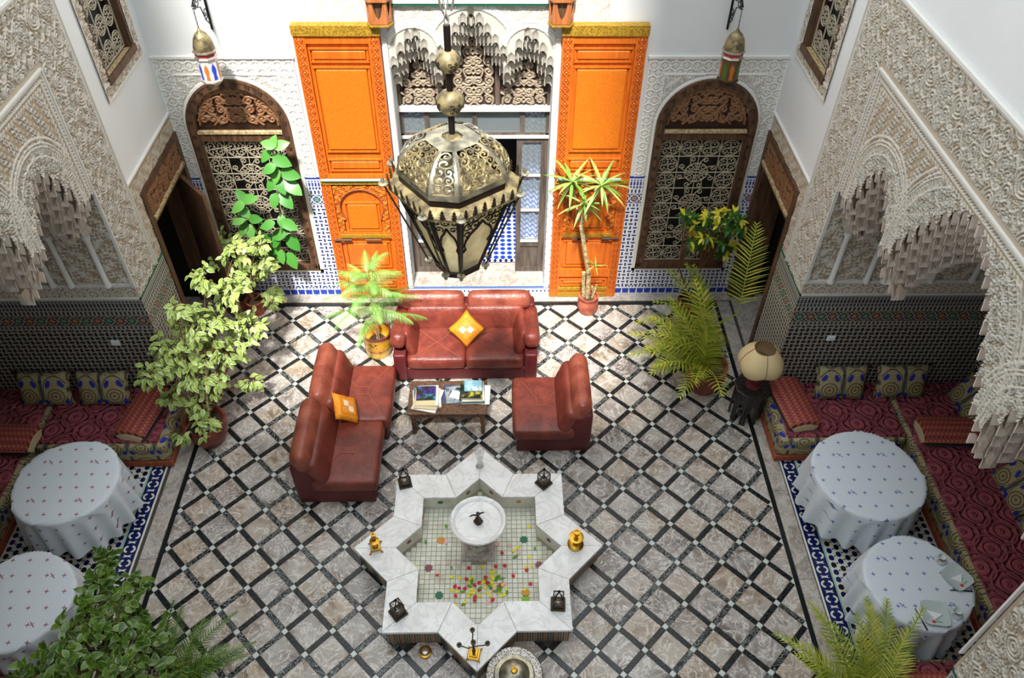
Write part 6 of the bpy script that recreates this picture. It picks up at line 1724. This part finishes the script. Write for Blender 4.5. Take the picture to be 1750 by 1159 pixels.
# drum and pierced dome
m = MB(); d0_, d1_ = ring8(.365, ztp+.05), ring8(.37, ztp+.105); m.add([tuple(p) for p in d0_+d1_], [(i, (i+1) % 8, 8+(i+1) % 8, 8+i) for i in range(8)]); m.build('dome_drum', 'dark_metal', ln)
def dome(k, u, v):
    Rz = .365*cos(v*pi/2*.93)**.85+.014; z = ztp+.105+.255*sin(v*pi/2)**.95; j = (k+1) % 8
    a = Vector((Rz*cos(angs[k]), Rz*sin(angs[k]), z)); b = Vector((Rz*cos(angs[j]), Rz*sin(angs[j]), z)); return a.lerp(b, u)
for k in range(8):
    wide = k % 2 == 1; wd = .37 if wide else .19
    dp = empty('dome_panel'); dp.parent = ln
    def strip(m, u0, u1, v0, v1, nv=10, off=0.0):
        vs = []; fs = []
        for i in range(nv+1):
            v = v0+(v1-v0)*i/nv
            for u in (u0, u1):
                p = dome(k, u, v); vs.append(tuple(p+Vector((p.x, p.y, .15)).normalized()*off))
        for i in range(nv): fs.append((2*i, 2*i+1, 2*i+3, 2*i+2))
        m.add(vs, fs)
    m = MB(); e_ = .08 if wide else .14
    strip(m, 0, e_, 0, 1); strip(m, 1-e_, 1, 0, 1); strip(m, 0, 1, 0, .09, 2); strip(m, 0, 1, .80, 1, 4); m.build('panel_rim', 'old_brass', dp, smooth=True)
    m = MB(); rg = random.Random(40+k); nr = 5
    for j in range(nr):
        v = .15+.62*(j+.5)/nr; wrow = wd*cos(v*pi/2*.93); nn_ = max(1, int(round(wrow*(1-2*e_)/.06)))
        for i in range(nn_):
            u = e_+(1-2*e_)*(i+.5)/nn_; rv = .082; ru = .5*(1-2*e_)/nn_*1.12
            pts = spiral(0, 0, 1, rg.uniform(1.1, 1.6), rg.uniform(0, 6.28), rg.choice((-1, 1)), 14)
            pts = [dome(k, min(.99, max(.01, u+x*ru)), max(0.02, min(.9, v+y*rv))) for x, y in pts]
            m.tube([tuple(p) for p in pts], .0064, 4)
            pts = [dome(k, min(.99, max(.01, u+x*ru)), max(.02, min(.9, v+y*rv))) for x, y in ((-1, -.9), (-.3, -1.1), (.4, -.6), (1.05, .2), (.9, 1))]; m.tube([tuple(p) for p in pts], .0045, 4)
    m.build('pierced_scrollwork', 'dusty_metal' if k % 3 else 'old_brass', dp, smooth=True)
m = MB(); m.lathe([(.09, 1.145), (.075, 1.165), (.03, 1.18), (.02, 1.2)], 16); m.build('dome_cap', 'dusty_metal', ln, smooth=True)
m = MB(); m.tube([(0, 0, 1.17), (0, 0, 1.90)], .021, 10); m.build('suspension_rod', 'dark_metal', ln, smooth=True)
for z, R in ((1.415, .088), (1.68, .075)):
    m = MB(); m.lathe([(.02, -R*.85), (R*.62, -R*.75), (R, -.01), (R*.97, R*.3), (R*.6, R*.75), (.03, R*.9)], 24, (0, 0, z)); b_ = m.build('ball', 'old_brass' if 0 else 'amber_ball' if False else 'dusty_metal', ln, smooth=True)
    for q in range(4):
        a = q*pi/2+.4; m = MB(); ct_ = Vector((0, 0, z))
        for (x, y) in [(0, 0), (-.3, .25), (.3, .25), (-.25, -.3), (.25, -.3)]:
            P = []
            for (sx_, sy_) in spiral(0, 0, .22, 1.2, x*9+y*5, 1, 8):
                az_ = a+(x+sx_)*.9; el_ = (y+sy_)*1.0-.15; P.append(tuple(ct_+Vector((cos(el_)*cos(az_), cos(el_)*sin(az_), sin(el_)*.9))*(R+.001)))
            m.tube(P, .003, 3)
        m.build('fretwork', 'dark_metal', ln)
m = MB()
for i in range(40): 
    z = 1.90+i*.05; a = (i % 2)*pi/2; m.tube([(.014*cos(t)*cos(a), .014*cos(t)*sin(a), z+.03+.034*sin(t)) for t in np.linspace(0, 2*pi, 9)[:-1]], .0045, 4, closed=True)
m.tube([(.03, 0, 1.98), (.05, 0, 2.06), (.02, 0, 2.14), (-.04, 0, 2.10), (-.03, 0, 2.0), (.01, .01, 1.92)], .007, 5)
m.build('chain', 'tin', ln, smooth=True)
m = MB(); m.tube([(0, 0, 3.9), (0, 0, 6.2)], .006, 5); m.tube([(-3.9, 0, 6.2), (4, 0, 6.2)], .012, 6); m.build('suspension_cable', 'dark_metal', ln)

# coloured glass lanterns on wall brackets
def wall_lantern(sgn, label, blab, colors):
    x = sgn*2.95; y = 8.60
    br = empty('wall_bracket', (sgn*2.75 if False else x, YB, 4.30), 0, blab, 'bracket', 'wrought iron lantern brackets')
    m = MB(); m.tube([(0, -.012, -.25), (0, -.012, .45)], .014, 5); m.tube([(0, -.012, .40), (0, -.44, .18)], .009, 5)
    m.build('bracket_bar', 'iron', br)
    m = MB()
    for cy_, cz_, r_s, a0 in ((-.13, .18, .09, 0), (-.27, .17, .07, 2), (-.10, -.03, .07, 4), (-.36, .15, .04, 1)): m.tube([(0, p[0], p[1]) for p in spiral(cy_, cz_, r_s, 1.5, a0, 1, 16)], .006, 4)
    m.tube([(0, -.012, -.2), (0, -.12, -.1), (0, -.2, .08), (0, -.44, .16)], .007, 4); m.build('scrolls', 'iron', br)
    o = empty('wall_lantern', (x, y-.0, 3.58), 0, label, 'lantern', 'coloured glass wall lanterns')
    m = MB()
    for i in range(8): m.tube([(.007*cos(t)*(1 if i % 2 else .1), .007*cos(t)*(.1 if i % 2 else 1), .66+i*.027+.018*sin(t)) for t in np.linspace(0, 2*pi, 7)[:-1]], .003, 3, closed=True)
    m.build('chain', 'iron', o)
    m = MB(); m.lathe([(.115, .42), (.112, .47), (.095, .54), (.06, .60), (.025, .63), (.01, .66)], 24, radial=lambda a, j: 1+.025*cos(12*a)); m.build('dome_lid', 'dusty_metal', o, smooth=True)
    m = MB(); m.lathe([(.112, .33), (.13, .34), (.115, .36), (.112, .395), (.135, .41), (.13, .425), (.11, .43)], 8, a0=pi/8); m.build('collar', 'tin', o)
    m = MB(); m.lathe([(.11, .362), (.116, .368), (.116, .39), (.11, .395)], 8, a0=pi/8); m.build('collar_band', 'red_pane', o)
    for k in range(8):
        a = k*pi/4; hw_ = .040
        m = MB(); P = [(-hw_, 0), (hw_, 0), (hw_, .26), (-hw_, .26)]; m.prism(P, -.002, .002, M=RZ(a) @ T(0, -.100, .07) @ RX(pi/2)); m.build('body_panel', 'plaster_trim' if sgn < 0 else 'stem_brown', o)
        m = MB(); P = [(-.022, 0), (.022, 0), (.016, .06), (.026, .11), (.02, .15), (0, .19), (-.02, .15), (-.026, .11), (-.016, .06)]; m.prism(P, -.002, .002, M=RZ(a) @ T(0, -.103, .10) @ RX(pi/2)); m.build('glass_pane', colors[k % len(colors)], o)
    m = MB(); m.lathe([(.0, -.05), (.02, -.02), (.06, .0), (.10, .03), (.125, .06), (.125, .07), (.10, .078)], 8, a0=pi/8); m.build('base', 'tin' if sgn < 0 else 'bronze', o)
wall_lantern(-1, 'small domed wall lantern with blue and amber glass above the left arched window', 'scrolled black iron bracket on the white wall above the left arched window', ['orange_pane', 'blue_pane'])
wall_lantern(1, 'small domed wall lantern with green and amber glass above the right arched window', 'scrolled black iron bracket on the white wall above the right arched window', ['ginger_pane', 'green_pane'])
# carved wooden corbels either side of the triple arch
for sgn in (-1, 1):
    o = empty('carved_corbel', (sgn*1.02, YB-.012, 4.16), 0, 'carved reddish wooden corbel on the wall at the top %s of the triple arch' % ('left' if sgn < 0 else 'right'), 'corbel', 'carved corbels')
    m = MB(); P = [(-.10, 0), (-.135, -.08), (-.09, -.17), (.09, -.17), (.135, -.08), (.10, 0)]; m.prism(P, 0, .025); P2 = [(x*1.15, y*1.15) for x, y in P]; m.prism(P2, .27, .5); m.build('corbel_block', 'corbel_wood', o)
    for k in range(5):
        a = (P[k], P[k+1]); mx_ = ((a[0][0]+a[1][0])/2, (a[0][1]+a[1][1])/2); L_ = hypot(a[1][0]-a[0][0], a[1][1]-a[0][1]); an = atan2(a[1][1]-a[0][1], a[1][0]-a[0][0])
        m = MB(); w = L_/2*.98; Q = [(-w, 0), (w, 0), (w*1.1, .25), (w*.7, .25), (w*.5, .15), (w*.25, .08), (0, .05), (-w*.25, .08), (-w*.5, .15), (-w*.7, .25), (-w*1.1, .25)]
        m.prism(Q, -.006, .006, M=T(mx_[0], mx_[1], .02) @ RZ(an) @ RX(pi/2)); m.build('fretted_side', 'corbel_wood', o)
    m = MB(); m.prism([(x*.8, y*.85) for x, y in P], .02, .27); m.build('corbel_core', 'dark_wood', o)
    m = MB(); m.prism([(x*1.12, y*1.08) for x, y in P], -.012, .006); m.build('gilt_edge', 'olive_gold', o)
# things inside the room
for i, (x, y, lb) in enumerate(((.80, 10.2, 'right'), (.95, 10.55, 'far right'), (-.85, 10.2, 'left'), (-1.0, 10.6, 'far left'))):
    o = empty('striped_bolster', (x, y, .135), 0, 'blue and white striped curtain hanging in the inner room, seen through the %s panes' % lb, 'curtain', 'striped curtains of the inner room')
    m = MB(); nn = 40; vs = []; 
    for z in (0, 1.2, 2.5):
        for q in range(nn+1): u = q/nn; vs.append((-.16+.32*u, .035*sin(u*22), z))
    m.add(vs, [(j*(nn+1)+q, j*(nn+1)+q+1, (j+1)*(nn+1)+q+1, (j+1)*(nn+1)+q) for j in range(2) for q in range(nn)]); m.build('curtain_cloth', 'blue_stripe', o, smooth='all'); o.name = 'striped_curtain'
    m = MB(); m.tube([(-.2, 0, 2.52), (.2, 0, 2.52)], .012, 6); m.tube([(-.2, 0, 0), (-.2, 0, 2.52)], .012, 6); m.build('curtain_stand', 'dark_metal', o)
for sx in (-1, 1):
    o = empty('inner_sofa', (sx*1.55, 10.7, .131), 0, 'blue sofa inside the room behind the %s glazed leaf' % ('left' if sx < 0 else 'right'), 'sofa', 'blue sofas of the inner room')
    m = MB(); m.rbox((0, 0, .2), (.42, .75, .19), .05); m.build('seat', 'blue_cloth', o, smooth=True); m = MB(); m.rbox((sx*.36, 0, .5), (.1, .75, .2), .06); m.build('backrest', 'blue_stripe', o, smooth=True)
